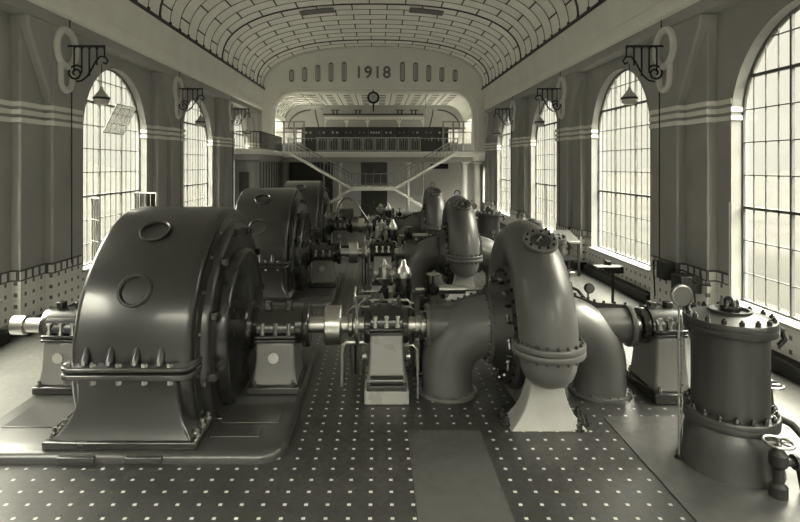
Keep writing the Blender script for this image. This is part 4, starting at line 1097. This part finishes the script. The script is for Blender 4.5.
MB().cyl((7.05, 15.6, 0), (7.05, 15.6, .95), .04, 12).build('post', 'iron', t)
m_ = MB(); m_.box(6.85, 7.3, 15.45, 15.75, .92, 1.12); m_.box(6.85, 6.95, 15.45, 15.75, 1.1, 1.26); m_.cyl((6.6, 15.6, 1.05), (7.0, 15.6, 1.05), .04, 10); m_.cyl((6.62, 15.5, 1.16), (6.62, 15.7, .94), .015, 6); m_.build('jaws', 'iron', t, bevel=.02)
MB().box(6.45, 7.1, 15.2, 15.5, 1.13, 1.16).build('tray', 'white', t)
t = thing('wall_telephone', 'black wall mounted apparatus box on the tiled pier of the right wall', 'telephone', (7.7, 13.2, 1.4))
MB().box(7.55, 7.82, 13.75, 14.15, 1.08, 1.55).build('case', 'iron', t, bevel=.02)
MB().box(7.5, 8.0, 12.9, 13.35, .95, 1.35).build('lower_box', 'iron', t, bevel=.02)
m_ = MB(); m_.tube([(7.7, 14.0, 1.5), (7.62, 14.3, 1.5), (7.7, 14.6, 1.45), (7.75, 14.6, .5)], .02, 8); m_.tube([(7.7, 13.8, 1.35), (7.7, 13.2, 1.45), (7.8, 12.9, 1.4), (7.85, 12.9, .4)], .022, 8); m_.tube([(7.7, 13.2, 1.35), (7.72, 12.6, 1.25), (7.9, 12.4, 1.25)], .02, 8); m_.build('conduit', 'iron', t)
# auxiliary set at the far end
for x, y, lab in ((-1.6, 33.2, 'small auxiliary generator near the stair foot, left of the centre line'), (.9, 33.4, 'small auxiliary turbine near the stair foot, right of the centre line')):
    t = thing('auxiliary_machine', lab, 'machine', (x, y, 0))
    MB().box(x-.7, x+.7, y-.45, y+.45, 0, .3).build('base', 'casing_dark', t, bevel=.03)
    MB().lathe([(.2, -.45), (.5, -.42), (.52, -.35), (.52, .35), (.5, .42), (.2, .45)], (x, y, .85), (1,0,0), 32).build('body', 'casing', t, smooth=40)
    MB().cyl((x-.7, y, .85), (x+.7, y, .85), .1, 16).build('shaft', 'steel', t)
t = thing('curved_pipe', 'tall hooped pale pipe behind the farthest generator shaft', 'pipe', (-1.3, 27.5, 0))
MB().tube([(-1.75, 27.6, 0), (-1.75, 27.6, 1.6), (-1.65, 27.6, 2.05), (-1.4, 27.6, 2.3), (-1.1, 27.6, 2.35), (-.95, 27.6, 2.2)], .07, 12).build('pipe', 'steel_dark', t)
m_ = MB(); m_.cyl((-.95, 27.6, 2.35), (-.1, 27.6, 1.1), .03, 8); m_.cyl((-.1, 27.6, 1.2), (-.1, 27.6, 0), .04, 8); m_.build('stay', 'steel_dark', t)

# ---- outside ground and far hillsides
struct(MB().box(-120, 120, -80, 140, -1.6, -1.5), 'ground', 'ground')
def hills(s):
    m_ = MB(); n = 80; rng = random.Random(5+s); vs = []; fs = []
    ph = [rng.random()*6 for _ in range(6)]
    for j in range(5):
        for i in range(n):
            y = -60 + 190*i/(n-1); h = 6 + 3*sin(y*.06+ph[0]) + 1.6*sin(y*.17+ph[1]) + .6*sin(y*.5+ph[2])
            vs.append((s*(38+j*9), y, -1.5 + max(0, h)*(j/4)**1.2))
    for j in range(4):
        for i in range(n-1): fs.append((j*n+i, j*n+i+1, (j+1)*n+i+1, (j+1)*n+i))
    m_.add(vs, fs); struct(m_, 'hillside_%s' % ('left' if s < 0 else 'right'), 'hill', smooth=60)
hills(-1); hills(1)

# ================================================================== LIGHT
SKY_LOW, SKY_HIGH = .52, 24.0
w = bpy.data.worlds.new('world'); scene.world = w; w.use_nodes = True
nt = w.node_tree; bg = nt.nodes['Background']
bg.inputs['Color'].default_value = (1.0, .98, .83, 1)
# overcast sky: dull haze at the horizon, much brighter cloud overhead
tcw = nt.nodes.new('ShaderNodeTexCoord'); spw = nt.nodes.new('ShaderNodeSeparateXYZ'); nt.links.new(tcw.outputs['Generated'], spw.inputs[0])
mr = nt.nodes.new('ShaderNodeMapRange'); mr.interpolation_type = 'SMOOTHSTEP'
mr.inputs['From Min'].default_value = .27; mr.inputs['From Max'].default_value = .55
mr.inputs['To Min'].default_value = SKY_LOW; mr.inputs['To Max'].default_value = SKY_HIGH
nt.links.new(spw.outputs[2], mr.inputs['Value']); nt.links.new(mr.outputs['Result'], bg.inputs['Strength'])
def portal(loc, rot, sx, sy):
    l = bpy.data.lights.new('daylight_portal', 'AREA'); l.shape = 'RECTANGLE'; l.size = sx; l.size_y = sy; l.cycles.is_portal = True
    o = bpy.data.objects.new('daylight_portal', l); COL.objects.link(o); o.location = loc; o.rotation_euler = rot
for c in win_c:
    portal((-8.75, c, 4.05), (0, -PI/2, 0), 6.3, 4.4)
    portal((8.75, c, 4.05), (0, PI/2, 0), 6.3, 4.4)
portal((0, YB-.25, 4.8), (PI/2, 0, 0), 14.6, 7.7)
vs_ = scene.view_settings
scene.display_settings.display_device = 'sRGB'
vs_.view_transform = 'Standard'; vs_.look = 'None'; vs_.exposure = 1.05; vs_.gamma = 1; vs_.use_curve_mapping = False
scene.cycles.max_bounces = 12; scene.cycles.diffuse_bounces = 8; scene.cycles.transparent_max_bounces = 16
scene.cycles.use_denoising = True; scene.cycles.sample_clamp_indirect = 6
